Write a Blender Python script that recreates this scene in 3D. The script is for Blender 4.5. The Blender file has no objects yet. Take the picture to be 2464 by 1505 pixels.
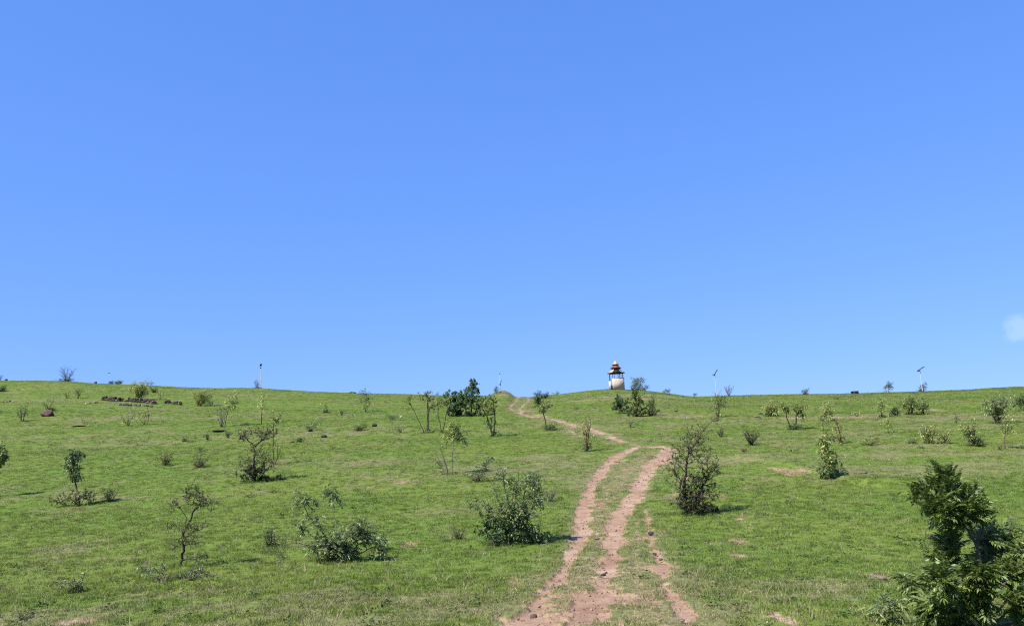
import bpy, math, random
import numpy as np
from mathutils import Matrix, Vector

random.seed(7)
RNG = np.random.default_rng(11)
SC = bpy.context.scene
COL = SC.collection
R = math.radians

# ------------------------------------------------------------ camera
F = 2000.0                      # focal length in units of a 2464-wide picture
CX, CY = 1232.0, 752.5
PITCH, ROLL = R(10.0), R(2.2)
cam_d = bpy.data.cameras.new('camera')
cam = bpy.data.objects.new('camera', cam_d)
COL.objects.link(cam)
cam_d.sensor_width = 36.0
cam_d.lens = 36.0 * F / 2464.0
cam_d.clip_start = 0.1
cam_d.clip_end = 12000.0
cam.matrix_world = Matrix.Rotation(R(90) + PITCH, 4, 'X') @ Matrix.Rotation(-ROLL, 4, 'Z')
SC.camera = cam

# ------------------------------------------------------------ sky, sun, exposure
EXPO = 0.9
SKY_K = 2 ** -EXPO
SUN_EL, SUN_AZ = R(51), R(-130)          # azimuth clockwise from +Y: left, a little behind
world = bpy.data.worlds.new('World')
SC.world = world
world.use_nodes = True
wt = world.node_tree
wt.nodes.clear()
w_out = wt.nodes.new('ShaderNodeOutputWorld')
w_bg = wt.nodes.new('ShaderNodeBackground')
sky = wt.nodes.new('ShaderNodeTexSky')
sky.sky_type = 'NISHITA'
sky.sun_disc = False
sky.sun_elevation = SUN_EL
sky.sun_rotation = SUN_AZ
sky.altitude = 600
sky.air_density = 1.0
sky.dust_density = 0.35
sky.ozone_density = 4.0
w_bg.inputs['Strength'].default_value = 0.15
# the camera's flat, saturated rendering of the clear sky: one tone curve per channel, same over the whole dome
w_sep = wt.nodes.new('ShaderNodeSeparateColor')
w_tint = wt.nodes.new('ShaderNodeCombineColor')
wt.links.new(sky.outputs[0], w_sep.inputs[0])
for i_, (pw, kk) in enumerate(((0.60, 0.92), (0.48, 1.68), (0.33, 4.20))):
    p_ = wt.nodes.new('ShaderNodeMath'); p_.operation = 'POWER'; p_.inputs[1].default_value = pw
    q_ = wt.nodes.new('ShaderNodeMath'); q_.operation = 'MULTIPLY'; q_.inputs[1].default_value = kk * SKY_K
    wt.links.new(w_sep.outputs[i_], p_.inputs[0]); wt.links.new(p_.outputs[0], q_.inputs[0]); wt.links.new(q_.outputs[0], w_tint.inputs[i_])
# one small pale cloud low in the sky on the right
w_tc = wt.nodes.new('ShaderNodeTexCoord')
w_map = wt.nodes.new('ShaderNodeVectorMath'); w_map.operation = 'SUBTRACT'
w_len = wt.nodes.new('ShaderNodeVectorMath'); w_len.operation = 'LENGTH'
w_noise = wt.nodes.new('ShaderNodeTexNoise')
w_noise.inputs['Scale'].default_value = 60.0
w_noise.inputs['Detail'].default_value = 5.0
w_nrm = wt.nodes.new('ShaderNodeVectorMath'); w_nrm.operation = 'NORMALIZE'
wt.links.new(w_tc.outputs['Generated'], w_nrm.inputs[0])
wt.links.new(w_nrm.outputs[0], w_map.inputs[0])
wt.links.new(w_map.outputs[0], w_len.inputs[0])
wt.links.new(w_nrm.outputs[0], w_noise.inputs['Vector'])
w_a = wt.nodes.new('ShaderNodeMath'); w_a.operation = 'MULTIPLY_ADD'
w_a.inputs[1].default_value = 0.03
wt.links.new(w_noise.outputs['Fac'], w_a.inputs[0])
wt.links.new(w_len.outputs['Value'], w_a.inputs[2])
w_r = wt.nodes.new('ShaderNodeMapRange')
w_r.interpolation_type = 'SMOOTHERSTEP'
w_r.inputs['From Min'].default_value = 0.036
w_r.inputs['From Max'].default_value = 0.020
w_r.inputs['To Min'].default_value = 0.0
w_r.inputs['To Max'].default_value = 0.2
wt.links.new(w_a.outputs[0], w_r.inputs['Value'])
w_mix = wt.nodes.new('ShaderNodeMix')
w_mix.data_type = 'RGBA'
w_mix.inputs[7].default_value = (3.6, 4.1, 6.0, 1)
wt.links.new(w_r.outputs['Result'], w_mix.inputs[0])
wt.links.new(w_tint.outputs[0], w_mix.inputs[6])
wt.links.new(w_mix.outputs[2], w_bg.inputs['Color'])
wt.links.new(w_bg.outputs[0], w_out.inputs['Surface'])

sun_d = bpy.data.lights.new('sun', 'SUN')
sun_d.energy = 5.0
sun_d.angle = R(0.53)
sun_d.color = (1.0, 0.955, 0.88)
sun = bpy.data.objects.new('sun', sun_d)
COL.objects.link(sun)
sv = Vector((math.sin(SUN_AZ) * math.cos(SUN_EL), math.cos(SUN_AZ) * math.cos(SUN_EL), math.sin(SUN_EL)))
sun.rotation_euler = sv.to_track_quat('Z', 'Y').to_euler()
sun.location = (-40, -10, 60)

SC.render.engine = 'CYCLES'
SC.view_settings.view_transform = 'Standard'
SC.view_settings.look = 'None'
SC.view_settings.exposure = EXPO
SC.view_settings.gamma = 1.0
SC.view_settings.use_curve_mapping = False
SC.cycles.use_denoising = False
SC.cycles.pixel_filter_type = 'BLACKMAN_HARRIS'
SC.cycles.filter_width = 1.15
SC.cycles.sample_clamp_indirect = 4.0
SC.cycles.max_bounces = 5
SC.cycles.diffuse_bounces = 2
SC.cycles.transmission_bounces = 3
SC.cycles.glossy_bounces = 2

# ------------------------------------------------------------ picture <-> place
cp, sp = math.cos(PITCH), math.sin(PITCH)
cr, sr = math.cos(ROLL), math.sin(ROLL)


def ray(u, v):
    """tangent of azimuth a = X/Y and of elevation e = Z/Y of a picture point"""
    dx, dy = u - CX, CY - v
    ux, uy = dx * cr + dy * sr, -dx * sr + dy * cr
    t = uy / F
    e = (t * cp + sp) / (cp - t * sp)
    a = ux / F * (cp + e * sp)
    return a, e


for n_, (uu, vv) in {'cloud': (2462, 790)}.items():
    a_, e_ = ray(uu, vv)
    d_ = Vector((a_, 1.0, e_)).normalized()
    w_map.inputs[1].default_value = tuple(d_)

# ------------------------------------------------------------ noise
_T = np.random.default_rng(3).random((256, 256))


def vnoise(x, y):
    xi, yi = np.floor(x).astype(int), np.floor(y).astype(int)
    fx, fy = x - xi, y - yi
    fx = fx * fx * (3 - 2 * fx)
    fy = fy * fy * (3 - 2 * fy)
    a = _T[xi & 255, yi & 255]
    b = _T[(xi + 1) & 255, yi & 255]
    c = _T[xi & 255, (yi + 1) & 255]
    d = _T[(xi + 1) & 255, (yi + 1) & 255]
    return (a * (1 - fx) + b * fx) * (1 - fy) + (c * (1 - fx) + d * fx) * fy


def fbm(x, y, s, o=4, off=0.0):
    out = 0.0
    amp = 0.5
    tot = 0.0
    for i in range(o):
        out = out + amp * vnoise(x * s + off + 17.3 * i, y * s + off * 1.7 + 9.1 * i)
        tot += amp
        amp *= 0.5
        s *= 2.03
    return out / tot


def smooth(x, lo, hi):
    t = np.clip((x - lo) / (hi - lo), 0, 1)
    return t * t * (3 - 2 * t)


# ------------------------------------------------------------ shape of the land
CREST = 150.0
_crest = [(0, 911.5), (67, 911.5), (140, 913), (188, 915.5), (228, 918.7), (309, 921), (349, 922.5), (430, 927.6), (537, 930), (645, 932),
          (682, 934.3), (763, 939), (843, 942), (924, 944.3), (1004, 946.4), (1058, 947.8), (1140, 949.5), (1180, 949), (1190, 942),
          (1199, 937), (1212, 936), (1224, 940), (1236, 951), (1278, 953.5), (1316, 948.8), (1351, 946.4), (1391, 941), (1431, 936.2),
          (1461, 934.0), (1507, 934.3), (1552, 937.5), (1606, 943.5), (1646, 950.2), (1673, 953.5), (1713, 953), (1740, 952.5), (1865, 950),
          (1925, 949), (2019, 947.4), (2126, 943.9), (2233, 941.2), (2340, 937.2), (2393, 933.6), (2447, 931), (2464, 930.5)]
_ca, _ce = np.array([ray(u, v) for u, v in _crest]).T
_ca = np.concatenate([[-1.6, -1.0], _ca, [1.0, 1.6]])
_ce = np.concatenate([[_ce[0] + 0.004] * 2, _ce, [_ce[-1] + 0.002] * 2])


def crest_e(a):
    # light smoothing so that the ridge has no corners
    return sum(np.interp(a + d, _ca, _ce) for d in (-0.002, -0.001, 0, 0.001, 0.002)) / 5


_prof = [(1700, 7.4), (1600, 8.6), (1505, 10.5), (1440, 13), (1380, 16), (1330, 19), (1280, 22), (1240, 25), (1200, 28.5), (1150, 34),
         (1110, 40), (1075, 47), (1050, 54), (1025, 63), (1000, 75), (980, 88), (965, 103), (952, 125), (946, 142), (945.5, 150)]
_pY = np.array([y for v, y in _prof])
_pZ = np.array([(((CY - v) / F) * cp + sp) / (cp - ((CY - v) / F) * sp) for v, y in _prof]) * _pY
E0 = _pZ[-1] / CREST


def base_z(Y):
    Yc = np.clip(Y, 7.4, CREST)
    k = 0.08
    return sum(np.interp(np.clip(Yc * (1 + d * k), 7.4, CREST), _pY, _pZ) for d in (-1, -.5, 0, .5, 1)) / 5


# right-hand earth bank line (picture points -> ground, filled in below)
bank_line = None


def land(X, Y):
    X = np.asarray(X, float)
    Y = np.asarray(Y, float)
    Yc = np.clip(Y, 7.4, CREST)
    a = np.clip(X / np.maximum(Y, 12.0), -1.3, 1.3)
    w = smooth(Yc, 30.0, 165.0) / smooth(CREST, 30.0, 165.0)
    z = base_z(Y) + w * (crest_e(a) - E0) * Yc
    # beyond the crest the land rounds over and falls away
    d = np.clip(Y - CREST, 0, None)
    z = z + np.where(Y > CREST, crest_e(a) * np.clip(d, 0, 12) - 0.012 * np.clip(d, 0, 12) ** 2 - np.clip(d - 12, 0, 130) * 0.2, 0)
    fall = smooth(np.abs(X), 160, 900)
    z = z * (1 - fall) + (-2.0 - 6 * (Y > 200)) * fall
    # undulation
    near = smooth(Y, 2, 14) * (1 - smooth(np.abs(X), 150, 400))
    z = z + near * ((fbm(X, Y, 0.11, 3, 5.0) - 0.5) * 0.34 + (fbm(X, Y, 0.9, 3, 40.0) - 0.5) * 0.022)
    z = z + near * smooth(Y, 90, 140) * (fbm(X, Y, 0.8, 2, 77.0) - 0.5) * 0.12
    if bank_line is not None:
        for (x0, y0), (x1, y1) in zip(bank_line[:-1], bank_line[1:]):
            dx, dy = x1 - x0, y1 - y0
            L = math.hypot(dx, dy)
            t = ((X - x0) * dx + (Y - y0) * dy) / L ** 2
            s = ((X - x0) * -dy + (Y - y0) * dx) / L          # >0 : uphill side
            on = np.where((t >= 0) & (t < 1), 1.0, 0.0) * smooth(np.hypot(X - bank_line[0][0], Y - bank_line[0][1]), 0, 4) * smooth(np.hypot(X - bank_line[-1][0], Y - bank_line[-1][1]), 0, 4)
            z = z + on * 0.13 * (np.exp(-(s / 2.2) ** 2) * np.where(s > 0, 1, 0) * smooth(s, -0.01, 0.35))
    return z


_yy = np.concatenate([np.linspace(5.0, 40, 1500), np.linspace(40.02, 149.5, 2500)])


def ground_at(u, v):
    a, e = ray(u, v)
    z = land(a * _yy, _yy)
    hit = np.nonzero(z / _yy >= e)[0]
    Y = _yy[hit[0]] if len(hit) else 149.0
    X = a * Y
    return float(X), float(Y), float(land(X, Y))


def px(Y):
    """metres per picture unit at distance Y"""
    return Y * 1.0 / F * cp


bank_line = None
_bl = [ground_at(u, v)[:2] for u, v in [(1640, 1092), (1750, 1106), (1830, 1112), (1900, 1126), (1985, 1146), (2060, 1168), (2150, 1182), (2250, 1198)]]
bank_line = _bl

# ------------------------------------------------------------ track and bare patches
def world_line(pts):
    out = []
    for u, v, hw in pts:
        x, y, z = ground_at(u, v)
        out.append((x, y, hw * px(y)))
    return out


tracks = [
    # left rut
    [(1530, 1076, 13), (1506, 1086, 13), (1474, 1104, 14), (1449, 1133, 14), (1427, 1164, 14), (1414, 1195, 16), (1402, 1223, 18), (1400, 1251, 17),
     (1397, 1279, 17), (1388, 1307, 20), (1377, 1341, 22), (1360, 1369, 18), (1324, 1406, 22), (1296, 1439, 25), (1273, 1476, 38), (1262, 1520, 46)],
    # right rut
    [(1545, 1074, 8), (1602, 1076, 12), (1606, 1088, 16), (1594, 1102, 26), (1568, 1125, 20), (1548, 1145, 17), (1537, 1175, 18), (1520, 1203, 19), (1495, 1232, 23),
     (1484, 1257, 21), (1478, 1293, 24), (1475, 1327, 27), (1464, 1358, 27), (1450, 1397, 36), (1433, 1428, 40), (1416, 1462, 52), (1390, 1500, 72), (1370, 1540, 80)],
    # third, eroded strip on the right
    [(1552, 1225, 3), (1558, 1252, 9), (1562, 1285, 15), (1571, 1316, 12), (1588, 1344, 21), (1596, 1380, 15), (1602, 1411, 17), (1632, 1442, 19), (1649, 1476, 17), (1656, 1520, 17)],
    # uphill part
    [(1545, 1074, 9), (1514, 1067, 9), (1485, 1057, 16), (1448, 1042, 22), (1418, 1031, 20), (1375, 1022, 12), (1345, 1011, 11), (1310, 1004, 10), (1272, 1001, 9),
     (1249, 994, 9), (1226, 982, 7), (1231, 974, 5), (1240, 966, 5), (1246, 957, 6), (1250, 954, 8)],
    [(1252, 994, 8), (1251, 982, 6), (1262, 973, 4), (1271, 965, 5), (1272, 956, 7)],
    [(1405, 1052, 5), (1385, 1044, 7), (1366, 1034, 7)],
    [(1612, 1200, 5), (1640, 1170, 8), (1655, 1140, 5)],
    [(1256, 958, 9), (1266, 956, 9)],
    # worn turf between and beside the ruts
    [(1565, 1088, 16), (1505, 1140, 24), (1470, 1190, 30), (1450, 1230, 28), (1438, 1280, 26), (1430, 1330, 30), (1412, 1370, 36), (1385, 1420, 60), (1350, 1480, 95), (1320, 1540, 110)],
    [(1535, 1245, 12), (1528, 1320, 18), (1530, 1400, 28), (1570, 1460, 50), (1580, 1540, 60)],
]
tracks_w = [world_line(t) for t in tracks]
# bare / reddish patches: picture point, half width in px, half depth in metres
patches = [(1785, 1250, 20, .5), (1770, 1300, 24, .5), (1775, 1335, 26, .5), (1750, 1352, 22, .3), (1740, 1195, 12, .5), (2110, 1386, 28, .45), (1885, 1482, 26, .3),
           (205, 1490, 34, .35), (1985, 1400, 30, .3), (1880, 1130, 24, .7), (1915, 1137, 34, .9), (1215, 950, 22, 5), (1212, 942, 18, 7), (1330, 1170, 0, 0), (1262, 990, 40, 4), (1290, 1002, 34, 3), (1480, 1230, 0, 0), (1590, 1075, 24, 1.2), (1500, 1110, 20, .8), (1440, 1215, 16, .6), (1440, 1290, 12, .5), (1530, 1290, 16, .4), (1330, 1450, 40, .5), (1500, 1440, 40, .5), (1560, 1440, 30, .4),
           (850, 1300, 14, .3), (985, 1308, 20, .3), (1240, 1400, 30, .6), (1290, 1385, 26, .4), (1300, 1060, 0, 0), (1700, 1100, 30, .6), (1690, 1120, 26, .5),
           (190, 1023, 22, 1.2), (375, 1031, 22, 1.0), (1480, 955, 60, 3), (1560, 960, 50, 3), (1420, 962, 40, 3), (1680, 1000, 50, 1.5), (1900, 1004, 40, 1.5),
           (2230, 986, 40, 2), (2060, 1002, 50, 1.5), (1530, 1400, 20, .3), (1560, 1360, 16, .3), (1430, 1190, 14, .5), (1455, 1170, 16, .5), (1500, 1130, 18, .6), (960, 1160, 30, .6), (1100, 1085, 0, 0)]
patches_w = [(*ground_at(u, v)[:2], hw, dep) for u, v, hw, dep in patches if hw > 0]


MOUND = (ray(1211, 940)[0] * 148, 148)


def dirt_mask(X, Y):
    X = np.asarray(X, float); Y = np.asarray(Y, float)
    best = [np.full(X.shape, 9.0) for _ in range(4)]
    for it, tr in enumerate(tracks_w):
        g = 0 if it < 2 else (3 if it == 2 else (1 if it < 8 else 2))
        for (x0, y0, h0), (x1, y1, h1) in zip(tr[:-1], tr[1:]):
            dx, dy = x1 - x0, y1 - y0
            t = np.clip(((X - x0) * dx + (Y - y0) * dy) / (dx * dx + dy * dy + 1e-9), 0, 1)
            dist = np.hypot(X - x0 - t * dx, Y - y0 - t * dy)
            best[g] = np.minimum(best[g], dist / (h0 + t * (h1 - h0)))
    n = fbm(X, Y, 1.3, 4, 11.0) - 0.5
    n2 = fbm(X, Y, 6.0, 3, 31.0) - 0.5
    rough = 1.0 + 0.5 * (1 - smooth(Y, 11, 20))
    d = 1 - smooth(best[0] + (n * 1.7 + n2 * 1.7) * rough, 0.72, 1.55)
    d = np.maximum(d, 0.80 * (1 - smooth(best[3] / 1.3 + n * 3.0 + n2 * 2.2, 0.35, 1.45)))
    d = np.maximum(d, 0.80 * (1 - smooth(best[1] / 0.85 + n * 3.0 + n2 * 1.4, 0.35, 1.35)))
    d = np.maximum(d, 0.88 * np.exp(-((X - MOUND[0]) / 1.9) ** 2 - ((Y - 146) / 8.0) ** 2) * (0.7 + n * 1.6))
    d = np.maximum(d, 0.44 * (1 - smooth(best[2] + n * 2.2 + n2 * 1.0, 0.45, 1.45)))
    for x0, y0, hw, dep in patches_w:
        q = np.hypot((X - x0) / (hw * px(y0)), (Y - y0) / (dep + 0.15))
        d = np.maximum(d, 0.62 * (1 - smooth(q + n * 2.4 + n2 * 2.2, 0.3, 1.4)))
    return d


drys_w = [(*ground_at(u, v)[:2], hx, hy) for u, v, hx, hy in [(1180, 1128, 5.5, 2.6), (900, 1112, 5, 2), (1400, 1150, 2, 2), (280, 1070, 5, 2.5), (330, 1008, 8, 2.5), (120, 965, 8, 4),
    (1620, 1003, 9, 3), (2000, 1003, 14, 3), (2330, 1005, 9, 3), (1850, 1100, 6, 1.6), (2300, 1130, 5, 2.5), (150, 1320, 1.6, 1.0), (1100, 1230, 1.8, .9), (2000, 1400, 1.6, .8), (420, 1430, 1.6, .6), (1480, 955, 9, 8), (1560, 950, 6, 6), (1213, 942, 3, 8), (1330, 1110, 2, 3), (1290, 1460, 2, 1), (1540, 1400, 1.5, 3)]]


def halo_mask(X, Y):
    """worn, dry grass beside the ruts"""
    X = np.asarray(X, float); Y = np.asarray(Y, float)
    best = np.full(X.shape, 99.0)
    for tr in tracks_w:
        for (x0, y0, h0), (x1, y1, h1) in zip(tr[:-1], tr[1:]):
            dx, dy = x1 - x0, y1 - y0
            t = np.clip(((X - x0) * dx + (Y - y0) * dy) / (dx * dx + dy * dy + 1e-9), 0, 1)
            best = np.minimum(best, np.hypot(X - x0 - t * dx, Y - y0 - t * dy) - (h0 + t * (h1 - h0)))
    return np.exp(-np.clip(best, 0, None) / 0.35)


def dry_mask(X, Y):
    n = fbm(X, Y, 0.16, 4, 3.0)
    m = fbm(X, Y, 0.9, 4, 63.0)
    l = fbm(X * 0.35, Y * 1.6, 0.16, 3, 21.0)
    d = smooth(n * 0.3 + m * 0.5 + l * 0.2, 0.46, 0.74)
    p = 0.0
    for x0, y0, hx, hy in drys_w:
        p = np.maximum(p, np.exp(-(((X - x0) / hx) ** 2 + ((Y - y0) / hy) ** 2) * (0.6 + 0.9 * n)))
    return np.clip(d * 0.72 + 0.45 * halo_mask(X, Y) + 0.6 * p * (0.35 + m), 0, 1)


# ------------------------------------------------------------ object helpers
def tag(o, label=None, cat=None, group=None, kind=None):
    if label: o['label'] = label
    if cat: o['category'] = cat
    if group: o['group'] = group
    if kind: o['kind'] = kind
    return o


def empty(name, loc, label, cat, group=None, rz=0.0):
    o = bpy.data.objects.new(name, None)
    o.empty_display_size = 0.3
    o.location = loc
    o.rotation_euler = (0, 0, rz)
    COL.objects.link(o)
    return tag(o, label, cat, group, 'thing')


class Geo:
    def __init__(s):
        s.v, s.f, s.c, s.n = [], [], [], 0

    def add(s, v, f, c=0.5):
        v = np.asarray(v, float)
        s.v.append(v)
        s.f.append(np.asarray(f, int) + s.n)
        cc = np.empty(len(v)); cc[:] = c
        s.c.append(cc)
        s.n += len(v)

    def tube(s, pts, rad, n=4, c=0.5, cap=True):
        pts = np.asarray(pts, float)
        k = len(pts)
        rad = np.broadcast_to(np.asarray(rad, float), (k,))
        d = np.gradient(pts, axis=0)
        d /= np.linalg.norm(d, axis=1)[:, None] + 1e-9
        ref = np.array([0.31, 0.95, 0.05]) if abs(d[0][2]) > 0.6 else np.array([0.02, 0.05, 1.0])
        a = np.cross(d, ref); a /= np.linalg.norm(a, axis=1)[:, None] + 1e-9
        b = np.cross(d, a)
        th = np.arange(n) * 2 * math.pi / n
        ring = a[:, None, :] * np.cos(th)[None, :, None] + b[:, None, :] * np.sin(th)[None, :, None]
        v = (pts[:, None, :] + ring * rad[:, None, None]).reshape(-1, 3)
        i = np.arange(k - 1)[:, None] * n
        j = np.arange(n)[None, :]
        j2 = (j + 1) % n
        f = np.stack([i + j, i + j2, i + n + j2, i + n + j], -1).reshape(-1, 4)
        s.add(v, f, c)
        if cap and n == 4:
            base = s.n - len(v)
            s.f.append(np.array([[base + 3, base + 2, base + 1, base]]))
            e = s.n - 4
            s.f.append(np.array([[e, e + 1, e + 2, e + 3]]))

    def box(s, c, size, rot=None, col=0.5, taper=1.0):
        q = np.array([[-1, -1, -1], [1, -1, -1], [1, 1, -1], [-1, 1, -1], [-1, -1, 1], [1, -1, 1], [1, 1, 1], [-1, 1, 1]], float) * 0.5
        q[4:, :2] *= taper
        q = q * np.array(size)
        if rot is not None:
            q = q @ np.array(rot.to_3x3()).T
        s.add(q + np.array(c), [[3, 2, 1, 0], [4, 5, 6, 7], [0, 1, 5, 4], [1, 2, 6, 5], [2, 3, 7, 6], [3, 0, 4, 7]], col)

    def build(s, name, mat, parent=None, smooth_=False, kind=None):
        me = bpy.data.meshes.new(name)
        if s.n:
            V = np.concatenate(s.v)
            loops, starts, tot = [], [], 0
            for f in s.f:
                k = f.shape[1]
                loops.append(f.reshape(-1))
                starts.append(tot + np.arange(len(f)) * k)
                tot += f.size
            loops = np.concatenate(loops).astype(np.int32)
            starts = np.concatenate(starts).astype(np.int32)
            me.vertices.add(len(V)); me.vertices.foreach_set('co', V.astype(np.float32).ravel())
            me.loops.add(len(loops)); me.loops.foreach_set('vertex_index', loops)
            me.polygons.add(len(starts)); me.polygons.foreach_set('loop_start', starts)
            at = me.attributes.new('tone', 'FLOAT', 'POINT')
            at.data.foreach_set('value', np.concatenate(s.c).astype(np.float32))
            if smooth_:
                me.polygons.foreach_set('use_smooth', np.ones(len(starts), bool))
            me.update(calc_edges=True)
        me.materials.append(mat)
        o = bpy.data.objects.new(name, me)
        COL.objects.link(o)
        if parent is not None: o.parent = parent
        if kind: o['kind'] = kind
        return o


# ------------------------------------------------------------ materials
def new_mat(name):
    m = bpy.data.materials.new(name)
    m.use_nodes = True
    nt = m.node_tree
    nt.nodes.clear()
    return m, nt, nt.nodes, nt.links


def ramp(N, L, src, stops, interp='LINEAR'):
    r = N.new('ShaderNodeValToRGB')
    r.color_ramp.interpolation = interp
    el = r.color_ramp.elements
    while len(el) > len(stops): el.remove(el[-1])
    while len(el) < len(stops): el.new(0.5)
    for e, (p, c) in zip(el, stops):
        e.position = p
        e.color = (*c, 1) if len(c) == 3 else c
    L.new(src, r.inputs[0])
    return r.outputs[0]


def mixc(N, L, fac, a, b, mode='MIX'):
    m = N.new('ShaderNodeMix'); m.data_type = 'RGBA'; m.blend_type = mode
    for sock, val in ((m.inputs[0], fac), (m.inputs[6], a), (m.inputs[7], b)):
        if hasattr(val, 'is_linked') or hasattr(val, 'links'):
            L.new(val, sock)
        elif isinstance(val, tuple):
            sock.default_value = (*val, 1)
        else:
            sock.default_value = val
    return m.outputs[2]


def noise(N, L, vec, scale, detail=4, rough=0.55):
    n = N.new('ShaderNodeTexNoise')
    n.inputs['Scale'].default_value = scale
    n.inputs['Detail'].default_value = detail
    n.inputs['Roughness'].default_value = rough
    if vec is not None: L.new(vec, n.inputs['Vector'])
    return n.outputs['Fac']


def attr(N, name, typ='GEOMETRY'):
    a = N.new('ShaderNodeAttribute'); a.attribute_name = name; a.attribute_type = typ
    return a


ALB = 0.62                      # brings the colours below to real-world reflectances


def finish(N, L, col, rough=0.9, bump=None, bump_s=0.5, bump_d=0.02, spec=0.2, metal=0.0, trans=0.0):
    out = N.new('ShaderNodeOutputMaterial')
    b = N.new('ShaderNodeBsdfPrincipled')
    if isinstance(col, tuple):
        col = tuple(x * ALB for x in col)
        b.inputs['Base Color'].default_value = (*col, 1)
    else:
        col = mixc(N, L, 1.0, col, (ALB, ALB, ALB), 'MULTIPLY')
        L.new(col, b.inputs['Base Color'])
    if isinstance(rough, float): b.inputs['Roughness'].default_value = rough
    else: L.new(rough, b.inputs['Roughness'])
    b.inputs['Specular IOR Level'].default_value = spec
    b.inputs['Metallic'].default_value = metal
    if bump is not None:
        bn = N.new('ShaderNodeBump'); bn.inputs['Strength'].default_value = bump_s; bn.inputs['Distance'].default_value = bump_d
        L.new(bump, bn.inputs['Height']); L.new(bn.outputs[0], b.inputs['Normal'])
    sh = b.outputs[0]
    if trans > 0:
        tr = N.new('ShaderNodeBsdfTranslucent')
        if isinstance(col, tuple): tr.inputs[0].default_value = (*col, 1)
        else: L.new(col, tr.inputs[0])
        mx = N.new('ShaderNodeMixShader'); mx.inputs[0].default_value = trans
        L.new(b.outputs[0], mx.inputs[1]); L.new(tr.outputs[0], mx.inputs[2])
        sh = mx.outputs[0]
    L.new(sh, out.inputs['Surface'])


def ground_material():
    m, nt, N, L = new_mat('grassland_earth')
    tc = N.new('ShaderNodeTexCoord').outputs['Object']
    dirt = attr(N, 'dirt').outputs['Fac']
    dry = attr(N, 'dry').outputs['Fac']
    big = noise(N, L, tc, 0.09, 3)
    mid = noise(N, L, tc, 0.8, 8, 0.72)
    fine = noise(N, L, tc, 7.0, 6, 0.75)
    vfine = noise(N, L, tc, 38.0, 4, 0.7)
    green = ramp(N, L, mid, [(0.25, (0.130, 0.188, 0.028)), (0.5, (0.168, 0.230, 0.039)), (0.75, (0.222, 0.262, 0.060))])
    green = mixc(N, L, ramp(N, L, big, [(0.4, (0, 0, 0)), (0.62, (.7, .7, .7))]), green, (0.122, 0.215, 0.028))
    green = mixc(N, L, 0.9, green, ramp(N, L, fine, [(0.30, (0.62, 0.64, 0.52)), (0.5, (1.0, 1.0, 0.92)), (0.68, (1.35, 1.25, 1.35))]), 'MULTIPLY')
    dr = ramp(N, L, fine, [(0.3, (0.12, 0.115, 0.045)), (0.5, (0.235, 0.225, 0.095)), (0.7, (0.38, 0.33, 0.18))])
    dryf = N.new('ShaderNodeMath'); dryf.operation = 'MULTIPLY_ADD'; dryf.inputs[1].default_value = 0.8
    L.new(fine, dryf.inputs[2]); L.new(dry, dryf.inputs[0])
    dfac = ramp(N, L, dryf.outputs[0], [(0.60, (0, 0, 0)), (1.05, (0.75, 0.75, 0.75))])
    c = mixc(N, L, dfac, green, dr)
    soil = ramp(N, L, mid, [(0.3, (0.31, 0.18, 0.115)), (0.5, (0.42, 0.272, 0.178)), (0.68, (0.53, 0.38, 0.27))])
    soil = mixc(N, L, 0.7, soil, ramp(N, L, vfine, [(0.3, (0.55, 0.52, 0.5)), (0.45, (0.95, 0.95, 0.95)), (0.68, (1.25, 1.25, 1.25))]), 'MULTIPLY')
    soil = mixc(N, L, 0.8, soil, ramp(N, L, fine, [(0.28, (0.45, 0.42, 0.38)), (0.46, (0.97, 0.97, 0.97)), (0.7, (1.22, 1.24, 1.25))]), 'MULTIPLY')
    dm = N.new('ShaderNodeMath'); dm.operation = 'MULTIPLY_ADD'; dm.inputs[1].default_value = 1.3
    L.new(fine, dm.inputs[0]); L.new(dirt, dm.inputs[2])
    df = ramp(N, L, dm.outputs[0], [(0.0, (0, 0, 0)), (0.52, (0, 0, 0)), (0.64, (1, 1, 1))])
    half = N.new('ShaderNodeMath'); half.operation = 'MULTIPLY'; half.inputs[1].default_value = 0.5
    L.new(dm.outputs[0], half.inputs[0]); L.new(half.outputs[0], df.node.inputs[0])
    c = mixc(N, L, df, c, soil)
    finish(N, L, c, 0.95, bump=fine, bump_s=0.5, bump_d=0.03, spec=0.1)
    return m


def leaf_material(name, dark, light, trans=0.3, rough=0.5, spec=0.35):
    m, nt, N, L = new_mat(name)
    t = attr(N, 'tone').outputs['Fac']
    mid = tuple((a + b) / 2 for a, b in zip(dark, light))
    c = ramp(N, L, t, [(0.0, dark), (0.5, mid), (1.0, light)])
    finish(N, L, c, rough, trans=trans, spec=spec)
    return m


def bark_material(name, a, b):
    m, nt, N, L = new_mat(name)
    tc = N.new('ShaderNodeTexCoord').outputs['Object']
    n = noise(N, L, tc, 22.0, 4)
    finish(N, L, ramp(N, L, n, [(0.3, a), (0.7, b)]), 0.9, bump=n, bump_d=0.01)
    return m


def rock_material(name, a, b, scale=6.0):
    m, nt, N, L = new_mat(name)
    tc = N.new('ShaderNodeTexCoord').outputs['Object']
    n = noise(N, L, tc, scale, 6, 0.65)
    c = ramp(N, L, n, [(0.3, a), (0.65, b)])
    t = attr(N, 'tone').outputs['Fac']
    c = mixc(N, L, 1.0, c, ramp(N, L, t, [(0, (0.6, 0.6, 0.6)), (1, (1.4, 1.4, 1.4))]), 'MULTIPLY')
    finish(N, L, c, 0.9, bump=n, bump_s=0.8, bump_d=0.04)
    return m


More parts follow.
